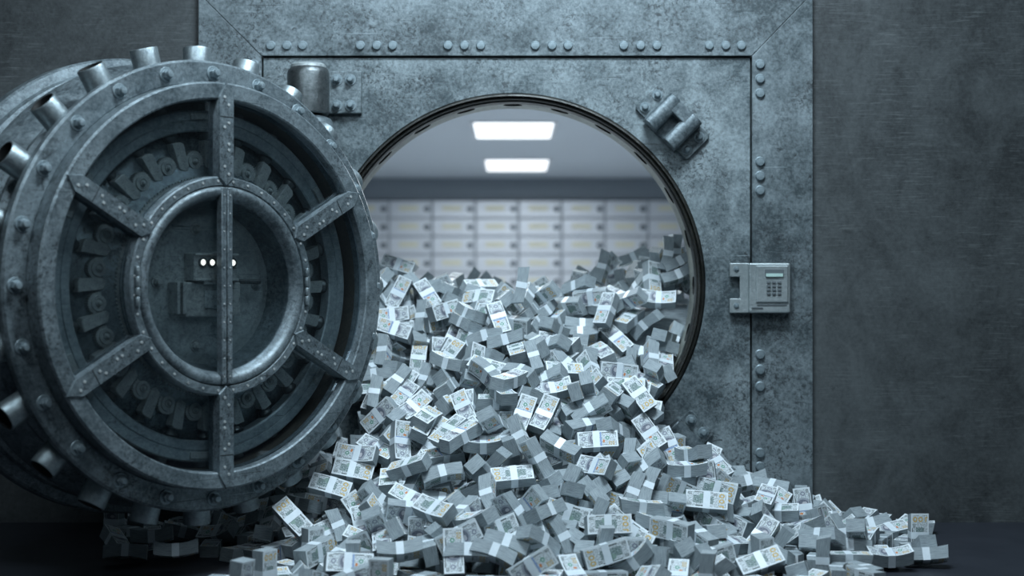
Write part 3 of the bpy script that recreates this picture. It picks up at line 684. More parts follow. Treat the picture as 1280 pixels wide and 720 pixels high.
719,478,1131,88,694,78,-710,927,-154,180,157,-773,-140,598,306,939,977,358,493,442,-658,385,-1028,153,785,517,164,-298,
-27,-535,430,754,218,-472,400,-560,-81,555,384,-900,-196,66,167,41,742,807,530,225,132,-552,-82,450,120,215,-382,-891,
1381,-243,50,354,173,90,-914,298,-13,693,182,782,-593,66,-191,-671,233,694,215,61,-685,-207,1000,991,898,-35,-437,28,
16,80,824,226,203,947,102,1233,-361,76,671,-592,437,92,468,382,929,953,146,202,-175,-543,-1214,76,619,684,284,262,
-7,-1216,88,357,-583,627,374,229,-864,185,429,-674,427,-423,-458,431,895,620,-115,-774,-60,-61,380,920,760,-488,-296,-310,
207,-369,510,263,-644,-718,15,167,-442,424,841,139,452,-264,472,940,1036,544,346,-439,626,-436,-169,580,153,-492,725,457,
851,-243,209,794,-600,-86,42,-303,-586,369,122,-498,681,522,-217,-532,419,291,126,-374,872,777,501,1021,77,608,416,672,
-1377,-401,22,794,0,0,-608,567,641,970,582,79,-759,-281,492,95,642,132,785,2,605,-1427,-301,44,154,133,-979,5,
695,440,1003,606,185,159,-757,35,-739,222,631,-348,-593,360,-715,-248,267,199,-146,929,-276,-138,304,934,154,120,-939,282,
-898,-431,122,130,-71,350,-925,-696,-68,277,554,293,436,-645,-2,-45,732,606,-699,-320,203,644,958,1082,582,-292,-126,-748,
-573,-1102,64,565,708,105,410,-474,319,828,848,482,-211,55,-858,-227,147,119,-253,-937,-210,185,-857,194,434,-418,-431,671,
-615,-842,88,440,-114,829,-325,1239,-456,48,983,22,-182,-26,165,-767,244,709,-264,-448,-476,261,348,860,969,126,-157,-144,
163,715,941,568,-633,481,213,1588,-229,22,133,0,0,991,559,163,648,743,-78,-145,-649,941,-1315,22,941,0,0,338,
-293,-1404,33,610,-610,-358,358,553,-847,119,271,478,835,-11,-1256,-262,33,692,-692,144,-144,779,-1145,33,311,310,-635,-635,
-465,-745,240,986,152,-39,-63,-560,427,912,55,-313,181,931,365,-383,372,559,-638,482,-219,208,-74,680,864,250,-34,-436,
222,-587,328,540,-367,-698,-295,721,-919,74,16,-197,625,755,-396,-1140,60,664,218,212,-684,-124,-250,548,59,346,-150,-924,
372,1000,1022,972,-38,232,-28,-972,-152,147,624,-374,-302,616,-487,205,790,70,4,535,-842,502,-811,147,543,-110,265,789,
-157,1000,976,898,-36,-437,26,-214,-38,703,619,-733,106,262,-770,-38,359,972,-193,-128,-25,-14,-809,210,691,-404,578,-157,
-744,-1268,22,0,-579,-815,0,-443,276,739,652,-267,-696,140,591,520,980,755,-85,567,319,63,-750,321,479,-249,660,-522,
-584,146,642,113,-758,-405,-498,298,-820,248,618,187,486,589,-119,216,844,349,65,-795,-491,514,-294,498,21,-105,-888,-448,
-249,-663,278,62,-401,-814,415,610,734,1021,446,-60,-681,-578,556,222,688,959,-197,152,-133,-310,-254,522,302,-484,-818,73,
-808,-303,153,28,-276,370,-887,1051,-629,97,334,-454,-533,631,863,1159,879,170,-61,-283,-942,-215,208,840,356,137,-51,-923,
762,1112,930,138,-170,-324,920,-592,-495,224,665,222,150,697,-281,-304,543,696,269,152,649,373,-956,150,479,96,-413,769,
-295,-1118,95,149,-288,549,-770,749,-687,234,614,-761,182,-100,-251,-1070,166,13,-744,-662,-87,-597,54,625,568,734,97,-360,
1219,-284,64,452,-756,-473,22,-747,-534,111,108,150,-981,56,-71,-619,374,2,-880,-32,474,1353,-556,33,235,235,667,667,
409,-1138,80,161,116,575,794,-117,-568,371,422,405,594,-552,340,-749,273,394,447,792,-133,-359,290,752,540,737,170,369,
-663,-624,111,538,359,354,675,-617,-39,319,160,703,-154,676,1161,-435,114,627,56,-177,-756,632,-651,115,659,-161,245,-693,
967,-932,33,482,481,-518,-518,-572,-600,154,224,-949,98,-200,-179,-1272,22,10,0,0,1000,492,-689,309,847,205,-425,247,
-488,709,1031,348,-496,787,-116,323,782,955,411,-282,853,156,804,-570,189,259,-646,-699,166,251,-516,411,273,-860,379,205,
-487,-618,236,380,-574,-624,370,-11,-752,306,786,32,-11,617,652,634,1081,9,-974,195,-111,882,-1042,63,719,552,-66,-417,
-1149,-390,59,539,-240,-164,-790,1506,-380,44,895,161,-48,413,1,-163,636,707,-472,-77,522,762,-292,285,538,103,338,-765,
289,-726,297,413,-835,-102,-350,468,-258,564,888,446,4,-114,-618,312,848,165,954,-120,218,-1364,-628,33,394,-394,587,-587,
-715,-874,30,427,-60,-126,894,-386,830,967,556,-446,-108,694,-299,19,647,371,509,706,-322,-334,-498,396,800,543,145,-211,
-564,-531,266,728,-629,128,240,87,-1163,69,592,681,36,430,-568,-1177,31,64,372,-912,-157,438,306,793,489,394,-701,337,
-188,-618,435,938,236,-205,152,1198,-56,66,260,49,914,307,-1191,-40,22,0,47,999,0,500,-714,199,165,45,482,859,
-606,540,1010,54,-244,-204,-946,-656,-1038,57,711,577,369,158,63,-437,456,125,903,280,-301,301,-667,301,847,480,-220,-63,
-249,-111,689,839,497,-220,-29,392,-307,487,480,-284,-804,206,819,-722,75,865,-246,-94,-427,-169,-1105,53,36,-962,-143,-232,
361,320,763,14,-75,-820,-567,-62,-336,571,179,-816,-472,-283,-556,-464,324,543,-410,631,373,1294,-578,61,62,938,-334,-64,
647,-636,237,780,45,-43,623,163,376,891,869,-444,-130,-175,-252,-441,454,368,105,-483,788,1167,-175,73,750,-456,-467,105,
437,-918,130,118,571,-341,-738,-1113,-475,22,335,0,0,942,1124,-1092,22,913,0,0,409,913,-1009,33,671,-671,224,-224,
-940,-1455,33,444,444,-550,-550,-552,517,906,317,-460,-82,-826,452,196,638,170,-507,-684,-496,-108,1000,953,898,-37,-437,24,
797,-179,236,842,77,-429,-319,-753,-23,260,84,-80,-716,-688,-515,-767,180,982,179,-5,-66,641,-606,182,388,591,538,458,
744,-1012,33,297,-297,-642,642,781,765,995,337,-324,-794,387,-607,343,954,587,135,-478,640,-871,-92,198,170,241,562,-773,
708,544,1106,442,-888,-130,2,-545,-177,440,718,-225,-603,266,642,830,1069,545,-760,-303,184,-88,53,732,154,-496,222,-825,
-554,-740,130,780,-461,321,-275,-464,553,898,122,-536,-295,782,-58,1000,926,898,-38,-437,22,-502,-148,551,395,-816,-398,-141,
-480,53,584,583,-632,-232,454,236,-973,182,15,-85,-763,-641,-1152,-301,69,686,448,537,202,558,21,550,692,472,-104,-536,
-380,-301,508,615,-164,264,-724,-518,-280,393,405,787,-314,344,1190,-224,62,532,700,185,439,485,-346,350,916,-195,-24,-350,
-53,-631,268,9,3,207,-978,1304,-888,22,684,0,0,730,-6,190,731,534,515,121,-659,-571,-141,344,675,7,-373,637,
-112,-915,211,986,42,-34,-159,546,-32,566,765,414,-118,-478,925,-639,114,956,172,9,-236,1081,-312,105,570,-260,-196,-754,
-611,605,980,138,-72,-283,-946,-341,286,840,40,-312,86,945,757,-667,107,32,-958,48,-282,477,-1283,33,692,-692,144,-144,
-226,-262,498,173,533,655,-506,228,-505,356,361,-867,-321,-123,-1042,-234,108,184,-637,678,-318,604,-597,302,976,-90,98,-173,
-367,-924,170,212,274,-938,2,410,31,632,112,-663,710,-209,1287,-73,33,284,284,648,648,318,-1041,106,581,-230,403,-668,
151,174,746,852,-328,302,275,-67,146,794,623,482,124,604,-1305,-136,22,997,0,0,78,-162,-369,474,23,635,-756,157,
667,-1247,22,688,0,0,726,191,-1284,33,670,670,228,228,-681,-1437,33,392,392,-589,-589,712,552,995,836,-429,-274,204,
347,396,802,380,-186,-169,-890,574,-138,343,780,-12,-593,199,-128,-154,607,187,-479,338,788,465,-397,319,283,830,-473,89,
94,-380,466,865,-211,295,347,836,-186,196,480,-37,867,127,501,1158,858,132,-835,531,-56,158,558,924,201,76,-278,936,
288,416,874,575,-260,-288,-720,-320,-704,288,943,21,-96,-319,1101,-434,139,704,-73,-703,-76,-160,-480,404,632,-128,720,-257,
1188,-496,72,153,-622,761,-102,840,334,888,30,-999,0,18,489,579,888,254,-313,27,915,1456,-159,22,413,0,0,-911,
58,-196,678,686,111,-70,716,896,-368,102,501,-733,381,258,346,-456,382,395,753,-302,432,-244,773,762,95,-374,638,-667,
-445,654,890,925,101,-226,287,-92,-21,692,381,-278,-193,860,-106,-485,394,113,-649,322,680,-913,-327,126,113,-917,-381,43,
-684,735,1039,62,-180,980,-49,-799,-160,203,505,746,401,164,217,-938,135,63,-118,-965,-227,-606,720,997,325,-4,229,918,
465,-52,618,505,101,-172,-840,-657,-480,249,186,607,114,-764,-497,-408,344,809,511,-186,224,-73,-508,430,187,645,-245,699,
486,-874,89,548,725,-136,-395,537,-1066,44,828,-85,-131,-539,576,170,586,215,-62,202,-954,477,-546,326,333,-146,855,370,
40,-950,220,957,8,-119,-266,-415,-635,256,773,-71,-185,603,354,-543,277,298,804,426,288,379,441,887,133,587,-378,-704,
-222,-141,650,130,156,948,-245,-322,136,631,170,-648,644,369,-377,542,962,104,485,868,3,-507,258,805,599,373,396,-588,
567,59,515,166,439,178,-865,308,-423,468,574,-120,502,-636,-11,-1110,69,143,-86,-434,885,292,257,693,776,519,-262,244,
-293,240,680,778,473,-249,329,-1532,-265,22,764,0,0,-645,347,-1046,40,70,-937,327,100,-422,-1076,33,707,707,-10,-10,
365,-287,415,477,-403,28,-781,232,-289,480,924,215,118,292,12,-287,541,421,-422,122,794,-242,-401,412,159,591,-184,-769,
-340,-394,378,792,139,-323,-498,-456,-505,277,602,-417,306,608,361,-115,594,629,-635,-163,-417,948,-86,190,8,132,-210,969,
646,-168,305,241,627,495,-551,660,-377,140,119,858,-189,-462,359,914,947,170,701,543,-430,-440,993,958,741,-443,87,-497,
722,806,1104,868,-464,34,174,348,103,650,650,-708,-62,-268,-376,-1007,118,192,144,-698,675,-300,1039,932,280,-475,56,832,
404,895,916,565,563,582,158,-488,914,1003,32,775,-552,-305,382,602,943,212,908,-270,-240,-278,1005,810,607,-264,577,479,
295,-13,645,372,-108,-186,-903,182,98,728,814,512,264,72,-556,-2,532,178,-248,648,-698,556,-201,387,818,-302,487,-44,
608,-1096,76,605,-584,375,-389,204,333,792,569,39,-58,-820,-374,400,838,620,30,-536,572,478,-248,475,58,3,-351,935,
-755,-632,68,42,922,317,220,-78,-906,161,413,396,542,616,-421,-872,93,139,-43,988,42,335,-1176,22,0,-490,872,0,
782,902,995,192,-83,586,-783,706,760,996,145,540,50,828,558,743,965,761,-72,-126,-632,480,784,915,952,-252,148,-92,
-20,628,705,867,-334,-324,-178,451,519,894,137,-650,60,745,16,74,742,666,-678,-166,265,444,-156,411,692,-69,642,322,
-238,-157,543,504,570,125,-637,740,80,302,857,-131,484,-121,-192,1000,914,457,-554,-545,-433,1714,2016,22,0,630,-776,0,
1596,1734,70,26,778,505,373,1550,2252,33,353,-353,613,-613,337,1429,534,340,577,-739,-73,247,2146,52,918,-386,96,22,
-262,2172,22,0,508,-862,0,70,2103,52,760,141,-176,609,12,2146,22,476,0,0,-879,-70,1334,532,811,86,-145,-561,
-208,1667,375,120,-228,-230,-938,-158,1801,262,266,878,376,-129,-264,1662,348,362,761,-538,-42,-429,2389,22,792,0,0,-611,
-807,1747,443,795,-240,145,538,-1405,1939,47,202,826,527,-8,1832,1486,62,792,-544,273,-48,1668,1184,166,412,753,-477,-191,
990,2680,33,361,-361,-608,608,546,1226,841,887,183,-143,-398,182,1353,582,539,367,-735,-188,140,1228,667,824,65,229,514,
20,1076,778,191,-472,-853,117,-112,1574,383,476,-456,56,-750,-248,1141,726,828,184,457,269,-260,1271,661,657,-494,456,-341,
-359,1717,405,105,-932,340,66,-168,2099,22,334,0,0,-942,-981,1255,697,107,-865,-483,78,1603,1261,197,587,-369,-105,713,
1313,1124,589,144,677,302,-656,127,995,798,263,-703,413,-516,57,1149,708,663,252,-704,38,12,1117,681,536,-640,542,-90,
-328,1251,756,2,956,-75,285,-697,1054,972,222,101,-970,-16,-1083,833,792,460,292,-144,-826,-1150,875,715,794,56,-539,-275,
1352,684,589,480,-491,328,-649,1067,377,850,676,525,263,446,-836,339,859,32,-50,870,490,1176,393,793,162,820,548,-32,
1025,343,928,68,202,-18,977,-660,297,900,437,-646,623,58,-1050,360,821,127,-108,-394,904,-773,-279,197,61,-169,-920,348,
-762,-39,208,115,-32,-992,24,991,-136,95,393,300,-100,-863,-918,-284,90,476,-18,92,-875,762,-316,194,403,-287,-728,475,
-726,-372,181,568,718,-397,-60,733,-523,219,208,-388,583,683,1638,1736,22,0,480,877,0,1503,1779,22,915,0,0,-403,
1311,1830,108,386,297,-870,80,1034,1549,527,121,900,159,-387,520,1730,469,274,-364,101,884,183,2061,93,19,57,386,921,
134,2318,22,904,0,0,427,-24,1921,159,396,771,-484,119,-16,1584,393,418,-554,9,720,-71,1688,288,349,-670,-348,556,
-165,1630,321,571,-252,-116,-773,-134,1806,205,198,752,591,-214,-315,2227,22,0,-900,-435,0,-598,1798,418,386,-653,-340,556,
-648,2515,22,0,1000,-9,0,-992,1301,644,163,-412,807,-392,-1238,2258,22,933,0,0,359,1751,1386,47,141,981,35,126,
1673,1320,88,5,-349,-352,-868,1616,1412,125,718,-349,-28,602,997,1245,746,853,-90,378,348,651,1647,577,938,-210,-137,-238,
350,1833,282,775,-32,-387,-499,259,1890,196,116,163,-276,-940,167,1758,318,481,-382,-314,-724,-70,2079,54,726,-134,-294,607,
-82,1771,299,110,526,-807,247,-122,1341,570,508,279,493,649,-182,1889,222,240,-783,-534,210,-170,1843,296,226,20,248,942,
-632,1346,737,184,646,696,-252,-1274,1809,98,391,715,573,88,-1360,1552,185,319,122,448,-826,1670,1146,236,648,-382,373,-543,
1139,1135,682,356,-14,-899,255,1392,1972,22,0,-954,-300,0,265,1573,491,396,-61,-50,-915,187,1137,666,178,-783,-583,124,
151,1105,734,273,938,204,62,0,1055,731,218,-49,-964,-146,-374,1025,931,448,-408,97,789,-625,1370,772,837,-291,-114,-449,
-816,1151,842,115,395,876,-249,-1079,1046,726,260,493,-812,-172,1682,897,307,424,-24,-309,851,1133,801,809,8,251,756,604,
1642,684,309,717,-504,8,480,1250,659,659,351,-337,-867,106,873,566,1006,406,-374,411,-726,223,606,931,246,-324,-34,913,
1529,322,426,673,673,216,-216,1094,382,802,594,116,-121,-787,-832,397,862,867,476,35,-141,1087,-56,77,205,779,-300,511,
817,-78,190,600,-163,-375,688,-727,-154,200,584,82,-518,-619,-654,-277,210,694,442,138,552,-832,-128,116,267,890,299,219,
730,-403,206,824,-43,-374,-424,-679,-382,129,704,53,24,708,-963,-240,102,780,-414,-275,381,731,-451,172,193,928,-14,317,
1811,1637,64,571,0,0,-821,1420,1677,104,833,-353,268,-331,1411,2071,22,127,0,0,-992,369,1418,570,574,-336,69,-744,
395,1833,333,559,549,-617,-78,97,1912,142,353,894,272,-42,130,1813,205,157,672,-708,153,31,1736,296,222,-560,-710,364,
48,1776,246,892,160,-302,-295,-164,1509,418,769,18,473,430,-207,1476,504,283,450,835,143,-211,1293,605,501,14,216,-838,
-487,1442,613,685,-300,-83,-659,-663,1731,448,171,656,702,-217,-900,1682,476,891,-183,-310,-275,-1460,2019,22,0,-894,-448,0,
1770,1369,120,95,-490,-703,507,1155,1153,743,288,548,-746,245,958,1543,606,547,180,382,723,257,1399,530,534,-63,-110,836,
46,1484,498,863,123,140,470,167,1517,472,130,412,897,94,-8,1373,525,486,179,747,418,-324,1297,710,283,43,924,253,
-570,1152,822,994,-62,-81,-26,-729,1240,794,713,-203,200,640,-899,1292,726,183,-763,-463,412,-1341,1638,140,392,551,736,10,
1612,1204,291,873,-176,-196,-410,756,895,1072,735,259,160,-606,217,844,925,118,-72,-196,971,37,879,912,859,-14,2,511,
-440,1100,896,11,553,490,-674,-637,1023,1006,188,150,-938,250,-887,850,932,182,525,-37,-831,1234,811,726,93,4,-994,-50,
928,704,975,47,-495,758,-422,270,674,938,214,538,698,422,1642,767,296,331,298,-881,-158,1492,367,504,293,97,-878,367,
926,552,958,345,501,-772,-187,296,547,909,418,-95,382,819,80,520,908,500,218,564,620,-732,371,904,385,-526,-692,-310,
1375,338,540,864,362,323,-135,1148,355,745,580,-811,-76,-3,-200,351,894,410,-508,666,-362,-669,220,757,460,-635,573,-238,
-1044,322,714,46,46,706,-706,-73,250,884,428,58,276,859,-930,-39,137,21,59,-331,942,873,-105,139,399,672,381,494,
-849,-100,149,396,188,-268,-858,845,-33,103,0,-63,-4,-998,647,-469,243,857,-144,494,41,-720,-303,82,683,-270,230,-638,
1744,1644,22,0,712,702,0,1514,1695,58,756,216,-11,-618,1558,1870,33,469,469,-529,-529,770,1720,544,943,-257,81,194,
389,2019,22,430,0,0,-903,235,1821,243,52,-177,599,779,293,1628,376,924,-181,-205,267,408,1554,497,9,686,-627,369,
163,2020,69,267,757,-544,242,49,1571,400,739,-405,-460,-278,-25,1696,281,536,383,-666,-350,40,2025,70,18,45,845,-532,
-62,1810,200,226,618,-724,209,-335,1781,326,378,-373,-37,-846,-635,2153,22,995,0,0,101,-1252,2157,22,0,974,227,0,
-1439,1777,73,701,-466,532,-94,1848,1731,22,0,-900,-437,0,1695,1387,88,200,-455,-571,654,1670,1715,82,313,714,586,222,
971,1408,674,258,-240,-886,302,273,1736,335,164,-964,148,-145,369,2278,22,881,0,0,473,270,1799,306,720,-2,-211,661,
254,1174,648,626,-438,-232,602,-80,1589,408,760,46,458,458,-53,1313,583,810,86,-145,-561,-116,1193,642,19,107,-947,302,
-155,1246,658,276,811,502,-113,-380,1375,644,404,-97,102,-904,-57,2234,22,0,-958,286,0,1103,1324,651,127,727,336,-585,
731,1092,978,753,-511,310,-274,262,1186,716,549,-489,-333,590,65,1383,528,426,-586,-532,-439,1,886,868,978,-31,-6,206,
-338,1258,657,690,-375,122,607,-553,1070,913,686,-373,-234,-579,-808,917,1013,378,-769,388,-339,-1158,1038,656,846,-55,-398,-349,
1443,795,496,262,-261,-705,-604,820,821,1017,602,-5,-538,-590,188,762,907,966,0,146,-213,68,730,921,315,397,-449,-736,
21,818,870,33,-165,985,-36,-548,817,1041,985,-146,-8,94,-1047,721,837,423,-38,526,736,1466,692,460,684,302,260,611,
1276,627,691,336,311,-876,-149,320,632,902,534,-217,-423,699,213,662,855,9,-886,434,-164,-14,606,889,12,724,670,-164,
-338,652,963,77,0,-72,994,-1102,606,753,871,-111,-454,-153,1510,458,441,700,358,-14,-617,939,430,961,98,347,-923,132,
265,452,914,61,40,-927,-369,138,442,890,419,-420,155,790,39,436,926,589,-532,-433,-427,-852,462,911,279,-311,-464,781,
-1132,380,712,424,774,-391,261,-1167,332,668,665,693,238,-143,-44,300,860,213,-304,-382,846,-147,354,859,651,-190,315,-664,
844,-75,239,654,268,268,654,-18,165,847,837,-255,-76,479,479,8,540,279,798,-477,-241,-486,-96,525,924,-350,-135,75,
-516,-33,498,903,-384,-173,81,671,-39,257,998,57,-31,-6,660,-95,166,504,50,-862,-21,-452,-278,468,560,298,66,770,
-736,-229,153,748,-622,157,-173,-696,-36,121,4,422,31,-906,1104,-171,102,922,182,-292,-175,1006,-78,61,671,-67,-240,698,
861,-109,55,7,636,-771,21,784,-146,107,285,-556,-753,206,755,-79,191,418,409,-13,-811,878,-218,116,87,-921,-233,301,
735,-319,134,74,-446,-873,-183,383,-610,248,793,216,187,538,710,-694,178,182,909,370,-55,544,-660,199,89,145,-228,959,
-125,-1101,150,242,-561,786,-97,-222,-1052,114,226,-313,-762,521,1693,1631,56,119,873,405,245,1514,1481,131,394,228,355,816,
1258,2037,37,588,-756,228,-177,1043,1920,307,868,-141,349,323,501,1242,773,210,-195,949,132,414,1228,713,644,95,544,529,
201,1321,528,570,-503,-1,649,180,1713,300,509,826,-244,-10,9,1720,345,220,-811,475,-262,-58,1483,424,751,51,452,479,
-217,1909,178,242,199,-916,249,-187,2097,64,0,-942,337,0,-388,1447,565,374,531,-756,79,-474,1634,488,198,268,-918,217,
-838,1386,660,128,491,820,-265,-1262,1569,249,202,-439,803,-349,1738,1207,82,379,242,-883,135,1586,1122,278,735,7,465,493,
1447,1174,434,82,-850,-506,121,1571,1445,182,553,-614,-31,563,235,1500,449,507,-119,-108,847,428,1153,791,37,-68,952,-296,
116,1187,636,180,-463,-847,190,135,1303,569,623,389,601,316,72,1202,609,200,-365,-893,168,-422,1152,753,847,-113,343,389,
-426,1296,741,546,449,660,256,-813,1293,745,837,-424,204,280,-942,1079,814,379,245,890,-63,-1128,1127,624,346,399,841,-120,
1680,1014,255,263,-433,-15,-862,1591,904,345,474,284,163,818,1524,1321,262,178,502,834,-143,287,829,882,702,97,-238,664,
164,879,882,97,-67,976,183,19,829,816,255,289,-682,-621,-97,859,877,573,511,-484,-420,-342,908,913,128,851,391,326,
-673,894,1010,730,403,-315,-453,-955,829,862,596,138,385,690,1403,688,538,67,638,-754,142,1021,663,867,272,-364,143,-879,
769,709,1082,792,-17,135,-596,294,708,849,232,220,925,207,104,692,900,695,482,511,153,12,697,827,390,903,96,151,
-80,700,857,870,274,74,403,-207,723,788,178,850,127,479,-264,706,890,445,25,-845,294,-1004,653,803,313,122,942,20,
1386,493,583,376,-682,-57,625,1550,493,426,659,-91,-506,548,268,535,863,16,272,859,-432,156,512,864,49,-536,-539,648,
48,573,828,492,-207,-32,845,-46,554,845,444,620,602,237,-694,632,1025,230,100,-488,-836,-1007,551,800,161,299,-30,-940,
1451,339,402,880,321,328,-121,1211,331,694,584,-809,-39,-54,981,337,823,922,129,361,-51,931,347,923,197,81,-976,-48,
44,376,906,135,-972,-6,-190,-109,411,782,252,-744,351,-509,-221,460,850,337,848,360,-196,-781,564,985,385,910,-76,129,
-776,338,806,979,-194,-65,-13,-1060,413,773,337,-354,-793,364,9,327,850,242,298,852,-357,-626,188,718,806,339,-354,-332,
525,-13,481,448,-658,595,-112,416,-27,577,256,-538,794,-114,-137,138,745,204,-36,-900,-383,-227,148,735,626,152,407,-648,
496,-108,496,231,-185,-955,24,480,-147,564,73,982,72,-161,-780,-29,108,320,260,649,-639,332,-212,587,780,-260,490,-288,
-975,-88,83,262,432,-856,-110,-909,-97,68,621,-601,-308,398,-1003,-163,49,245,-623,-697,257,954,-78,101,473,-157,678,-540,
757,-318,90,973,193,-41,119,716,-219,130,159,-741,-634,-156,693,-369,216,32,-722,582,-374,-997,-358,76,146,-496,-671,531,
1046,-470,98,506,-552,-496,440,943,-488,135,312,-396,850,154,756,-558,146,377,-681,593,-205,538,-615,261,860,470,-8,-195,
830,-577,70,796,395,139,437,703,-584,118,416,487,-716,-278,443,-753,201,576,-168,451,661,510,-972,84,120,339,308,-881,
-6,-992,168,918,-67,-99,378,-204,-914,165,631,241,357,645,99,-1058,139,868,169,-109,455,-97,-1056,123,168,572,778,199,
-574,-1018,41,596,634,313,380,-97,-1193,94,932,-162,55,320,1564,1574,70,544,-702,-46,456,1758,1781,45,645,-104,-116,-748,
1521,1666,97,13,-697,-684,-216,1412,1799,58,152,-759,547,-320,531,1629,546,158,847,-361,357,168,2204,22,0,189,-982,0,
285,1576,422,930,43,-136,339,143,1552,415,698,32,-124,705,132,1595,335,140,325,901,-252,31,1473,429,638,620,428,159,
-149,1395,477,622,-522,-41,583,-285,1338,582,785,-551,279,-56,-325,1441,526,402,559,-722,77,-567,1415,640,730,-222,-113,-636,
-741,1450,630,514,259,-670,-470,-1316,2060,33,690,690,157,157,-1446,1827,22,0,-261,965,0,-1363,1743,74,183,437,-819,-324,
1741,1472,72,307,9,-882,358,1543,1314,204,396,639,-657,-65,1332,1702,164,701,-398,88,-586,648,1322,796,189,428,-883,-42,
30,2256,33,236,-236,-667,667,182,2106,47,390,917,-26,-75,322,1184,651,510,-408,-7,757,163,1646,309,154,321,896,-264,
15,1316,503,941,-272,-128,-157,-158,1266,562,726,-170,368,555,-234,1462,451,386,544,-740,79,-314,1161,701,412,675,606,-86,
-604,1323,700,936,-312,-16,-160,-820,1116,815,295,-82,-262,-915,-1068,1320,564,396,232,881,-116,1737,1282,101,415,-896,27,153,
1230,922,689,732,-564,130,359,1115,913,786,247,-344,149,-893,1499,1193,368,702,184,174,666,376,850,883,659,100,304,681,
192,982,819,669,-299,27,-680,123,897,789,528,783,-269,188,-41,849,781,475,326,162,-801,-177,941,849,624,-775,-19,100,
-534,916,981,105,-938,158,288,-597,954,981,192,-937,-104,274,-714,918,962,28,206,143,968,-912,956,903,466,-375,-575,559,
-1242,948,621,714,-573,-58,-399,1576,773,376,153,714,663,167,834,689,1030,168,-781,-545,-256,177,758,816,136,-322,931,-104,
67,774,856,42,184,-651,-735,-56,750,793,107,391,294,866,-111,825,778,860,84,-387,322,-388,818,885,747,-617,-55,-241,
-552,808,992,504,-26,224,834,-835,856,942,416,-613,590,-322,-1140,792,686,8,-935,28,-352,1449,583,475,74,920,-3,-384,
1545,650,386,327,346,149,867,1107,625,795,97,-880,-290,362,810,594,1034,661,-506,458,312,397,667,881,616,-167,293,-712,
137,620,844,245,864,275,-342,110,637,785,73,-630,-667,392,-12,657,774,62,-165,914,367,-150,661,813,806,252,10,536,
-345,591,926,294,76,943,134,-693,660,977,964,221,142,29,-1116,706,708,916,-50,-374,138,1378,397,533,415,-321,-817,-238,
1221,441,680,923,152,347,-70,1144,461,754,321,-676,-624,223,1020,494,893,782,-110,66,610,379,494,858,589,231,364,-684,
192,449,833,934,-12,-87,346,95,463,786,618,349,290,642,-10,459,825,495,444,-518,-539,-118,568,817,837,-233,357,342,
-249,542,889,135,925,326,141,-762,473,924,471,411,-79,-777,-963,390,824,146,-78,-474,865,91,362,808,776,616,-51,-129,
-9,304,787,891,-263,135,345,-179,229,789,381,9,294,876,-239,360,850,982,89,165,-20,-167,156,712,406,-648,-628,-144,
-647,150,668,558,180,-693,-419,422,54,496,650,-66,76,-754,-191,49,695,400,798,113,436,-353,-8,575,38,-149,365,918,
-640,-80,223,659,48,215,720,524,-19,406,567,-92,-399,715,431,-159,519,250,38,-268,930,392,-200,539,114,-58,-391,912,
-200,-85,628,367,-53,-393,842,-466,-124,466,304,-539,-95,780,1058,-206,72,361,-93,544,752,879,-269,76,843,-290,9,-452,
723,-198,94,779,186,121,-586,691,-245,200,454,793,-41,404,296,-242,552,169,490,73,852,182,-262,605,792,448,-110,400,
-800,-317,88,771,-290,284,490,-783,-179,101,930,44,-107,349,-914,-238,48,531,39,12,-847,-1225,-230,33,692,-692,144,-144,
1139,-375,47,96,180,-18,979,988,-368,112,285,-434,1,-855,-794,-445,85,117,247,-178,-945,1076,-508,38,98,-39,165,981,
948,-476,72,50,-216,11,975,786,-505,94,698,46,388,-601,486,-577,210,306,-898,-314,-37,1072,-705,60,508,-80,74,854,
938,-644,47,69,-958,-231,-154,-372,-667,208,599,756,8,263,1088,-810,33,102,-102,700,-700,866,-866,68,252,183,339,-888,
121,-867,184,32,789,-590,168,-377,-771,166,328,-540,-774,41,621,-976,85,800,92,116,-581,419,-1015,61,938,128,-93,-308,
219,-975,86,509,850,-53,-120,108,-990,122,168,-765,612,111,-4,-988,111,811,-326,-225,430,-160,-954,116,943,176,-251,133,
-290,-951,77,506,76,-174,841,690,-1097,43,96,757,-636,115,-876,-1345,22,495,0,0,869,673,-1663,22,0,-837,-547,0,
407,-1525,22,902,0,0,432,301,-1725,22,0,493,-870,0,45,-1607,64,0,-959,-284,0,1615,1493,62,223,81,-489,840,
1763,1532,22,0,986,164,0,1639,1564,111,623,18,-361,-694,1129,1240,630,472,-402,8,-785,761,1196,859,782,-288,130,537,
575,1341,736,42,655,-681,326,386,1156,717,523,-372,-1,767,215,1216,589,484,109,-541,-679,123,1270,528,734,-171,196,628,
14,1177,581,789,-193,169,558,-81,1143,614,360,172,811,427,-197,1140,623,125,775,535,-311,-258,1376,576,622,-193,566,505,
-475,1202,748,873,-169,242,389,-704,1378,676,872,257,297,290,-803,1218,759,285,952,-109,22,-1074,1470,467,344,105,920,-155,
1422,948,501,336,260,-903,-66,1492,1068,398,176,-357,-141,-906,1477,1224,318,279,900,-152,-297,1492,1637,136,464,-464,-664,358,
1040,1175,752,396,408,-821,50,320,1180,714,407,557,723,33,273,973,821,665,-546,-350,-370,139,1432,483,692,288,662,-27,
101,1458,481,427,693,85,574,-89,1087,664,856,-347,-240,-299,-278,1101,692,73,785,509,-347,-345,1145,763,416,709,566,-62,
-540,1372,716,250,721,-629,147,-683,1165,787,497,-129,-235,-825,-1286,1419,314,378,482,789,-51,-1275,1036,555,272,-182,904,-276,
1336,845,586,114,-364,78,-921,1244,806,666,234,715,-595,-282,920,799,967,294,413,-852,-131,776,945,1057,289,-951,-84,-68,
271,868,847,274,-715,641,50,181,826,778,460,-99,-829,-303,95,811,754,662,-448,448,402,-17,905,767,236,-860,451,44,
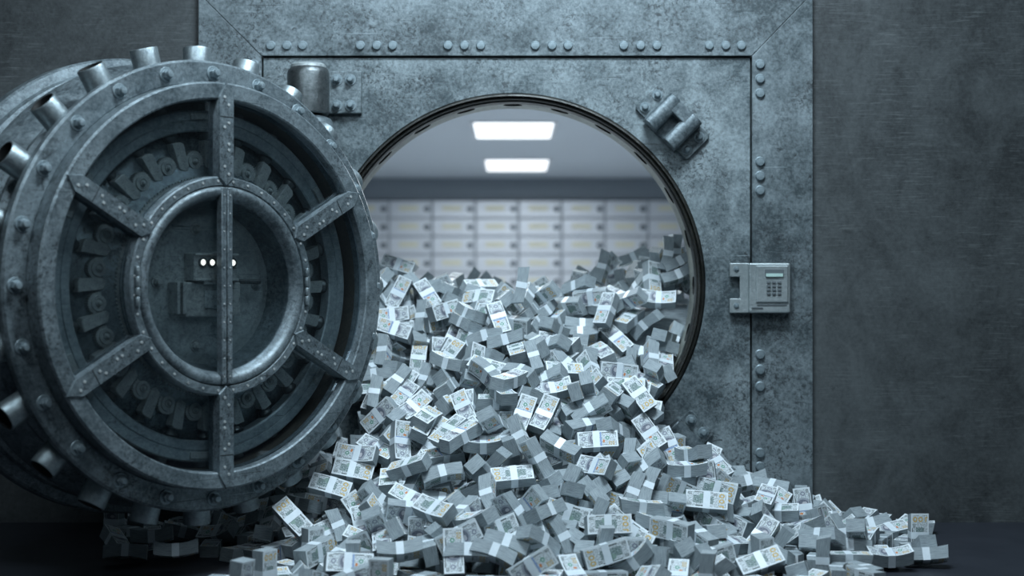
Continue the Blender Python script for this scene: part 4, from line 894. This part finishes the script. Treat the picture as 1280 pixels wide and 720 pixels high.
-198,886,804,173,81,-894,-406,-321,831,851,876,337,-319,130,-505,830,946,781,-369,-298,-407,-614,802,960,40,-242,-944,222,
-1030,845,780,47,927,185,322,-1248,849,592,932,-38,-325,153,970,706,920,838,210,312,395,733,674,1042,574,-57,123,-808,
192,706,782,399,-246,60,881,196,681,724,212,-126,587,771,42,719,743,40,760,428,488,-64,729,734,85,853,179,-482,
-171,731,760,832,-198,-452,253,-343,702,908,864,196,-112,-450,-488,677,939,228,-495,-707,452,-715,722,960,208,-202,-951,-111,
-986,735,822,924,102,-340,-144,1622,598,311,153,-865,-332,344,1281,528,625,86,369,-2,925,1172,601,729,363,228,-897,-109,
1062,460,849,358,334,-712,-503,648,580,1011,537,-708,-95,-449,279,576,788,426,744,-254,-447,162,481,733,764,49,644,-3,
40,507,770,670,291,626,273,-155,511,751,273,455,-205,-823,-267,515,824,250,-68,691,-675,-376,531,890,314,152,935,-68,
-522,565,935,800,16,-216,-559,-831,615,918,963,16,-252,97,-1117,498,710,159,378,-96,-907,1229,347,590,218,334,-346,850,
1266,378,643,316,-258,-744,-529,-9,395,757,83,88,-906,-406,-37,529,774,471,-185,202,-839,-190,339,764,472,881,42,-18,
-659,507,958,300,291,-837,-354,637,166,632,709,-339,-472,400,150,237,675,906,228,288,-209,102,279,810,505,-456,727,93,
-97,297,759,518,743,417,-76,432,59,452,980,31,95,170,366,48,564,445,-110,213,-863,214,76,667,164,814,544,-122,
56,219,785,436,-440,-782,74,0,128,769,90,-899,-272,-331,-199,157,663,310,301,-308,848,-390,172,583,92,308,-293,-900,
-561,94,517,876,195,408,167,486,-68,426,719,-304,469,-412,175,-33,625,697,-545,356,-300,-463,25,457,40,-11,-776,-630,
-441,-38,409,37,-418,-704,573,1220,-124,33,700,-700,100,-100,1108,-120,66,190,348,72,-915,765,-110,61,42,772,-614,-159,
463,-198,382,454,4,-584,-673,179,-119,613,769,-269,579,40,-179,-59,578,307,-314,898,10,-418,-151,482,803,48,-545,-236,
-518,-56,398,311,147,-336,877,-794,-161,58,481,-37,-109,869,1475,-292,22,71,0,0,-998,1079,-297,22,842,0,0,539,
954,-284,37,554,105,20,826,837,-305,43,982,41,47,-181,291,-317,447,328,244,-450,-794,-27,-256,547,171,238,-367,-883,
-282,-327,465,210,79,-531,-817,-592,-319,311,375,-925,-41,-31,-828,-378,72,82,-988,-7,131,-857,-285,41,5,-852,-524,-6,
1361,-434,22,985,0,0,172,1089,-421,33,67,-67,-704,704,972,-448,31,742,-109,-101,653,857,-433,74,6,-196,158,968,
771,-401,78,74,-276,887,-363,-381,-427,417,735,563,-104,363,-458,-470,325,131,-718,-214,649,-768,-492,55,112,863,486,79,
-963,-420,32,475,70,-62,-875,1200,-591,22,977,0,0,211,1114,-640,54,507,-635,312,-493,976,-560,26,993,70,-7,-96,
930,-589,76,126,234,-563,-783,697,-836,48,273,-202,532,-775,550,-620,167,1,-493,831,256,381,-822,154,636,118,80,758,
276,-685,213,11,-115,285,-952,100,-591,295,160,-472,-833,-241,-426,-625,196,136,-942,-244,-189,-858,-551,52,684,668,-278,-88,
1193,-688,57,658,-522,477,-259,1068,-761,22,990,0,0,145,938,-728,38,894,-350,-102,260,832,-798,41,160,-96,-716,673,
688,-769,75,238,259,-761,-546,271,-778,157,691,229,-120,675,-106,-776,188,883,266,-59,382,-274,-753,176,538,222,138,-801,
-462,-760,130,766,278,22,-580,-653,-758,77,965,134,-181,135,1163,-862,22,10,0,0,-1000,770,-913,22,432,0,0,902,
610,-900,53,342,506,494,619,314,-896,96,202,-797,-564,-79,184,-881,119,972,232,39,-14,18,-880,138,918,365,8,157,
-271,-938,131,890,128,184,398,-534,-870,66,766,30,-211,606,608,-1056,22,0,-590,-808,0,156,-1060,48,394,63,-188,898,
56,-1058,68,583,-80,-467,660,-79,-992,73,705,180,-158,668,-397,-975,55,618,75,-218,751,-510,-1014,37,488,94,53,-866,
495,-1165,22,99,0,0,995,207,-1179,33,695,695,-131,-131,733,-1342,22,981,0,0,194,112,-1250,22,320,0,0,-947,
-816,-1284,33,529,529,-469,-469,864,-1400,22,908,0,0,-419,352,-1449,22,950,0,0,313,86,-1466,22,424,0,0,906,
-72,-1427,33,46,46,706,706,-291,-1592,22,0,-106,-994,0,-400,-1433,22,0,886,463,0,587,-1636,22,381,0,0,-925,
312,-1584,33,674,674,-213,-213,184,-1589,22,419,0,0,908,46,-1586,22,0,-987,162,0,-110,-1523,22,530,0,0,848,
-261,-1759,22,0,-230,973,0,-526,-1551,22,728,0,0,686,-682,-1576,22,874,0,0,487,403,-1664,33,336,336,-622,-622,
-92,-1691,22,987,0,0,158,706,1017,999,895,-110,70,-427,581,1009,975,229,106,557,791,460,980,901,545,-731,-100,-398,
345,986,811,552,595,-544,-214,230,1019,729,783,580,213,72,96,1017,709,334,-651,-324,600,14,980,708,202,-84,194,956,
-104,995,712,220,-45,-55,973,-222,971,748,354,569,726,155,-355,995,841,526,345,496,599,-436,972,887,921,-104,372,43,
-592,997,913,866,-342,81,357,-667,1019,908,962,1,210,-172,-787,987,910,641,-306,-601,-367,671,874,997,155,-667,661,-306,
599,886,984,341,24,332,879,472,898,909,491,-274,154,-813,352,879,816,399,90,120,904,240,891,739,561,-488,444,500,
120,877,705,56,-401,-258,877,-14,874,705,953,211,-114,187,-96,904,705,282,-564,301,-716,-224,875,750,972,116,138,153,
-347,904,834,916,-239,-310,-88,-457,896,895,448,113,737,-494,-594,898,905,954,-228,-82,177,-680,863,905,510,150,188,826,
-793,865,905,507,197,578,-608,361,787,822,689,-142,305,-642,234,762,735,528,392,158,-737,125,762,705,804,-470,239,274,
24,761,705,343,-561,-716,-236,-128,745,707,606,63,417,674,-336,745,827,622,779,53,-59,-454,762,894,717,-8,-697,9,
-575,773,905,399,-77,-352,-843,-690,768,905,780,-546,-112,284,-784,763,905,363,256,125,-887,667,638,997,721,-647,242,-59,
343,663,809,495,-139,-278,812,239,628,738,14,37,639,768,127,627,705,125,85,-379,913,-133,639,708,56,-400,160,-901,
-231,629,754,17,-646,6,-763,-352,650,837,917,155,-187,318,-571,662,905,590,330,-246,695,-695,646,905,954,215,45,-205,
368,525,828,514,172,408,-735,252,539,745,740,73,623,243,93,553,705,102,436,212,-869,-15,543,705,757,58,-35,-650,
-121,510,706,774,-326,-496,222,-242,524,761,592,368,332,635,-348,540,835,812,487,-28,321,-674,542,905,783,336,361,-379,
-789,550,905,203,294,-916,180,465,436,904,406,-81,235,-879,254,427,745,134,630,-50,763,106,439,706,298,194,-155,922,
-16,406,707,309,-865,315,238,-115,398,705,2,-276,-359,-892,-227,423,750,593,-66,801,54,-342,439,830,735,257,-488,394,
-682,438,913,476,191,702,494,213,310,696,417,-558,287,657,100,325,703,662,299,-597,342,10,302,716,617,-540,80,-567,
-128,319,698,395,-89,-600,-690,-230,294,706,579,-805,124,-29,-578,308,818,931,-234,-142,241,324,207,644,598,-325,-188,-708,
243,184,635,262,-610,439,606,127,171,679,254,213,502,799,-93,188,698,622,292,-220,693,-232,185,645,727,421,-89,536,
-584,190,601,818,424,-168,-349,333,90,542,770,231,58,592,252,81,584,70,745,-378,545,132,94,667,351,-321,192,-858,
-122,77,672,523,127,-552,-637,-214,59,603,487,720,-170,-465,-359,90,533,721,218,-122,-646,-462,68,458,468,405,-484,619,
437,-52,432,826,20,559,74,353,-31,492,473,352,457,666,241,-33,574,275,22,838,471,108,-59,669,330,549,27,767,
-248,-31,570,101,436,-597,-666,-348,-19,496,454,410,-442,-655,333,-164,480,312,334,-283,843,249,-157,536,554,-28,-199,-808,
115,-146,619,693,32,-717,-62,-361,-154,465,612,46,40,-788,-474,-174,388,568,-449,437,534,-667,-148,188,540,95,-477,-687,
599,-255,293,792,379,96,468,482,-249,363,115,503,223,-827,116,-248,552,233,392,-253,-853,-341,-291,426,516,321,71,791,
-452,-260,377,131,-302,-506,797,-591,-247,305,699,88,-427,566,222,-399,420,302,-246,15,921,22,-363,486,202,-247,-189,-929,
-103,-406,447,98,382,565,-725,-450,-369,338,838,538,-74,50,-575,-389,275,3,-522,-29,-853,597,-492,221,580,-35,-698,-418,
460,-482,286,482,-313,817,36,11,-498,393,857,-97,-496,102,-229,-519,348,624,30,156,-765,-331,-502,326,696,-348,130,-614
]
REC = [(Vector(NUM[i:i + 3]) / 1000, Quaternion([q / 1000 for q in NUM[i + 3:i + 7]]).normalized()) for i in range(0, len(NUM), 7)]
NI = 300
cam_p = Vector((0, -D, H))
def describe(p, q):
    Mx = q.to_matrix(); px = 640 + F * p.x / (p.y + D); py = 360 - F * (p.z - H) / (p.y + D)
    to = (cam_p - p).normalized(); best = []
    for ax, ar, n1, n2 in ((2, L * WD, 'portrait side showing', 'gold 100 side showing'), (1, L * TH, 'long edge showing', 'long edge showing'), (0, WD * TH, 'short end showing', 'short end showing')):
        d = Mx.col[ax].dot(to); best.append((abs(d) * ar, n1 if d > 0 else n2))
    look = max(best)[1]
    a = Mx.col[0]; dx, dz = a.x, a.z
    if dx < 0: dx, dz = -dx, -dz
    ang = math.degrees(math.atan2(dz, max(dx, 1e-6)))
    if abs(a.y) > .85: tilt = 'pointing outward'
    elif abs(ang) < 14: tilt = 'lying level'
    elif ang > 65 or ang < -65: tilt = 'on end'
    else: tilt = 'slanting up rightward' if ang > 0 else 'slanting down rightward'
    if py < 400: row = 'crest of heap'
    elif py < 470: row = 'upper slope'
    elif py < 545: row = 'middle slope'
    elif py < 620: row = 'lower slope'
    elif py < 675: row = 'foot of heap'
    else: row = 'nearest edge'
    if px < 330: col = 'below door'
    elif px < 450: col = 'beside door'
    elif px < 560: col = 'left of centre'
    elif px < 690: col = 'near centre'
    elif px < 820: col = 'right of centre'
    elif px < 950: col = 'below keypad' if py > 545 else 'at right rim'
    else: col = 'far right'
    return (look, tilt, row, col), px
groups = {}
for i in range(min(NI, len(REC))):
    k, px = describe(*REC[i]); groups.setdefault(k, []).append((px, i))
LAB = {}
ordn = ['leftmost', 'second', 'third', 'fourth', 'fifth', 'sixth', 'seventh', 'eighth', 'ninth']
for k, lst in groups.items():
    lst.sort()
    for j, (px, i) in enumerate(lst):
        t = 'cash bundle, %s, %s, %s %s' % k
        if len(lst) > 1: t += (', rightmost' if j == len(lst) - 1 else ', ' + ordn[min(j, 8)] + (' rightward' if j else ''))
        LAB[i] = t
for i in range(min(NI, len(REC))):
    p, q = REC[i]
    o = bpy.data.objects.new('cash_bundle', BM[(i * 7) % 6]); C.objects.link(o)
    o.location = p; o.rotation_mode = 'QUATERNION'; o.rotation_quaternion = q
    tag(o, LAB[i], 'money', 'banded bundles of hundred dollar notes in the heap')
    s = bpy.data.objects.new('paper_strap', SM); C.objects.link(s); s.parent = o
# all the smaller or half hidden ones, and the inside of the heap
vs, fs, mi, uv = [], [], [], []
for i in range(NI, len(REC)):
    p, q = REC[i]; Mx = q.to_matrix(); v_, f_, m_, u_ = VAR[(i * 7) % 6]
    o = len(vs); vs += [tuple(Mx @ Vector(a) + p) for a in v_]; fs += [tuple(a + o for a in f) for f in f_]; mi += m_; uv += u_
    o = len(vs); vs += [tuple(Mx @ Vector(a) + p) for a in SV]; fs += [tuple(a + o for a in f) for f in SF]; mi += [3] * 4; uv += [[(0, 0), (1, 0), (1, 1), (0, 1)]] * 4
def ss(a, b, x):
    t = max(0, min(1, (x - a) / (b - a))); return t * t * (3 - 2 * t)
def heap(x, y):
    k = .40 * ss(.55, .72, abs(x)) * (1 - .6 * ss(.75, 1.0, abs(x)))
    if y <= 0: return .86 * max(0, 1 - math.hypot(x, y) / 1.80) ** 1.75 * (1 - k * (1 - ss(.25, .8, -y)))
    f = .86 * max(0, 1 - abs(x) / 1.80) ** 1.75 * (1 - k)
    back = .82 + .20 * ss(.12, .55, -x) + .29 * ss(.15, .70, x)
    if abs(x) > .9: back *= max(0, 1 - (abs(x) - .9) / 1.2)
    t = ss(0, .45, y); v = f * (1 - t) + back * t
    if y > 1.0: v -= (y - 1.0) * .6
    return max(v, 0)
N = 60; o = len(vs)
for j in range(N + 1):
    for i in range(N + 1):
        x, y = -1.8 + 3.6 * i / N, -1.8 + 3.8 * j / N
        z = heap(x, y) - .22
        if -.05 < y < .35: z = z if abs(x) < math.sqrt(max(0, .74 ** 2 - max(0, abs(z - CZ)) ** 2)) else -.02
        vs.append((x, y, max(z, -.02)))
for j in range(N):
    for i in range(N):
        a = o + j * (N + 1) + i; fs.append((a, a + 1, a + N + 2, a + N + 1)); mi.append(0); uv.append([(0, 0), (1, 0), (1, 1), (0, 1)])

st = bpy.data.objects.new('cash_heap', to_me('cash_heap', vs, fs, mi, uv, ['note_edge', 'note_front', 'note_back', 'strap'])); C.objects.link(st)
tag(st, 'the many smaller and half buried banded cash bundles filling the heap', 'money', 'banded bundles of hundred dollar notes in the heap', 'stuff')

# ------------------------------------------------------------------ light, world, camera
def area(name, loc, aim, sx, sy, power, col):
    l = bpy.data.lights.new(name, 'AREA'); l.shape = 'RECTANGLE'; l.size = sx; l.size_y = sy; l.energy = power; l.color = col
    o = bpy.data.objects.new(name, l); C.objects.link(o); o.location = loc
    o.rotation_euler = (Vector(aim) - Vector(loc)).to_track_quat('-Z', 'Y').to_euler(); return o
area('hall_ceiling_lamp', (.40, -1.9, 3.9), (.1, -.3, .8), 1.3, .6, 175, (.73, .885, 1.0))
area('front_fill', (1.2, -5.2, 3.6), (-.1, -.6, .6), 2.0, 1.0, 26, (.73, .885, 1.0))  # unseen fill light added in front to lift the camera-facing sides
area('hall_side_lamp', (-1.7, -3.9, 3.7), (-1.0, -1.1, 1.3), 1.0, .6, 48, (.73, .885, 1.0))
for y in (2.0, 5.2, 8.8):
    area('vault_fill', (0, y, CEIL - .05), (0, y, 0), 2.2, .6, 75, (.87, .95, 1.0))  # unseen fill added under the ceiling, brightens the vault beyond its light panels
w = bpy.data.worlds.new('world'); bpy.context.scene.world = w; w.use_nodes = True
w.node_tree.nodes['Background'].inputs[0].default_value = (.55, .75, .9, 1); w.node_tree.nodes['Background'].inputs[1].default_value = .04
cam = bpy.data.cameras.new('camera'); co = bpy.data.objects.new('camera', cam); C.objects.link(co)
co.location = cam_p; co.rotation_euler = (PI / 2, 0, 0)
cam.sensor_width = 36; cam.lens = 36 * F / 1280
cam.clip_end = 100
cam.dof.use_dof = True; cam.dof.focus_distance = 5.35; cam.dof.aperture_fstop = cam.lens / 1000 / .036
sc = bpy.context.scene; sc.camera = co
sc.view_settings.view_transform = 'Standard'; sc.view_settings.look = 'None'; sc.view_settings.gamma = 1; sc.view_settings.use_curve_mapping = False
sc.view_settings.exposure = 0.0
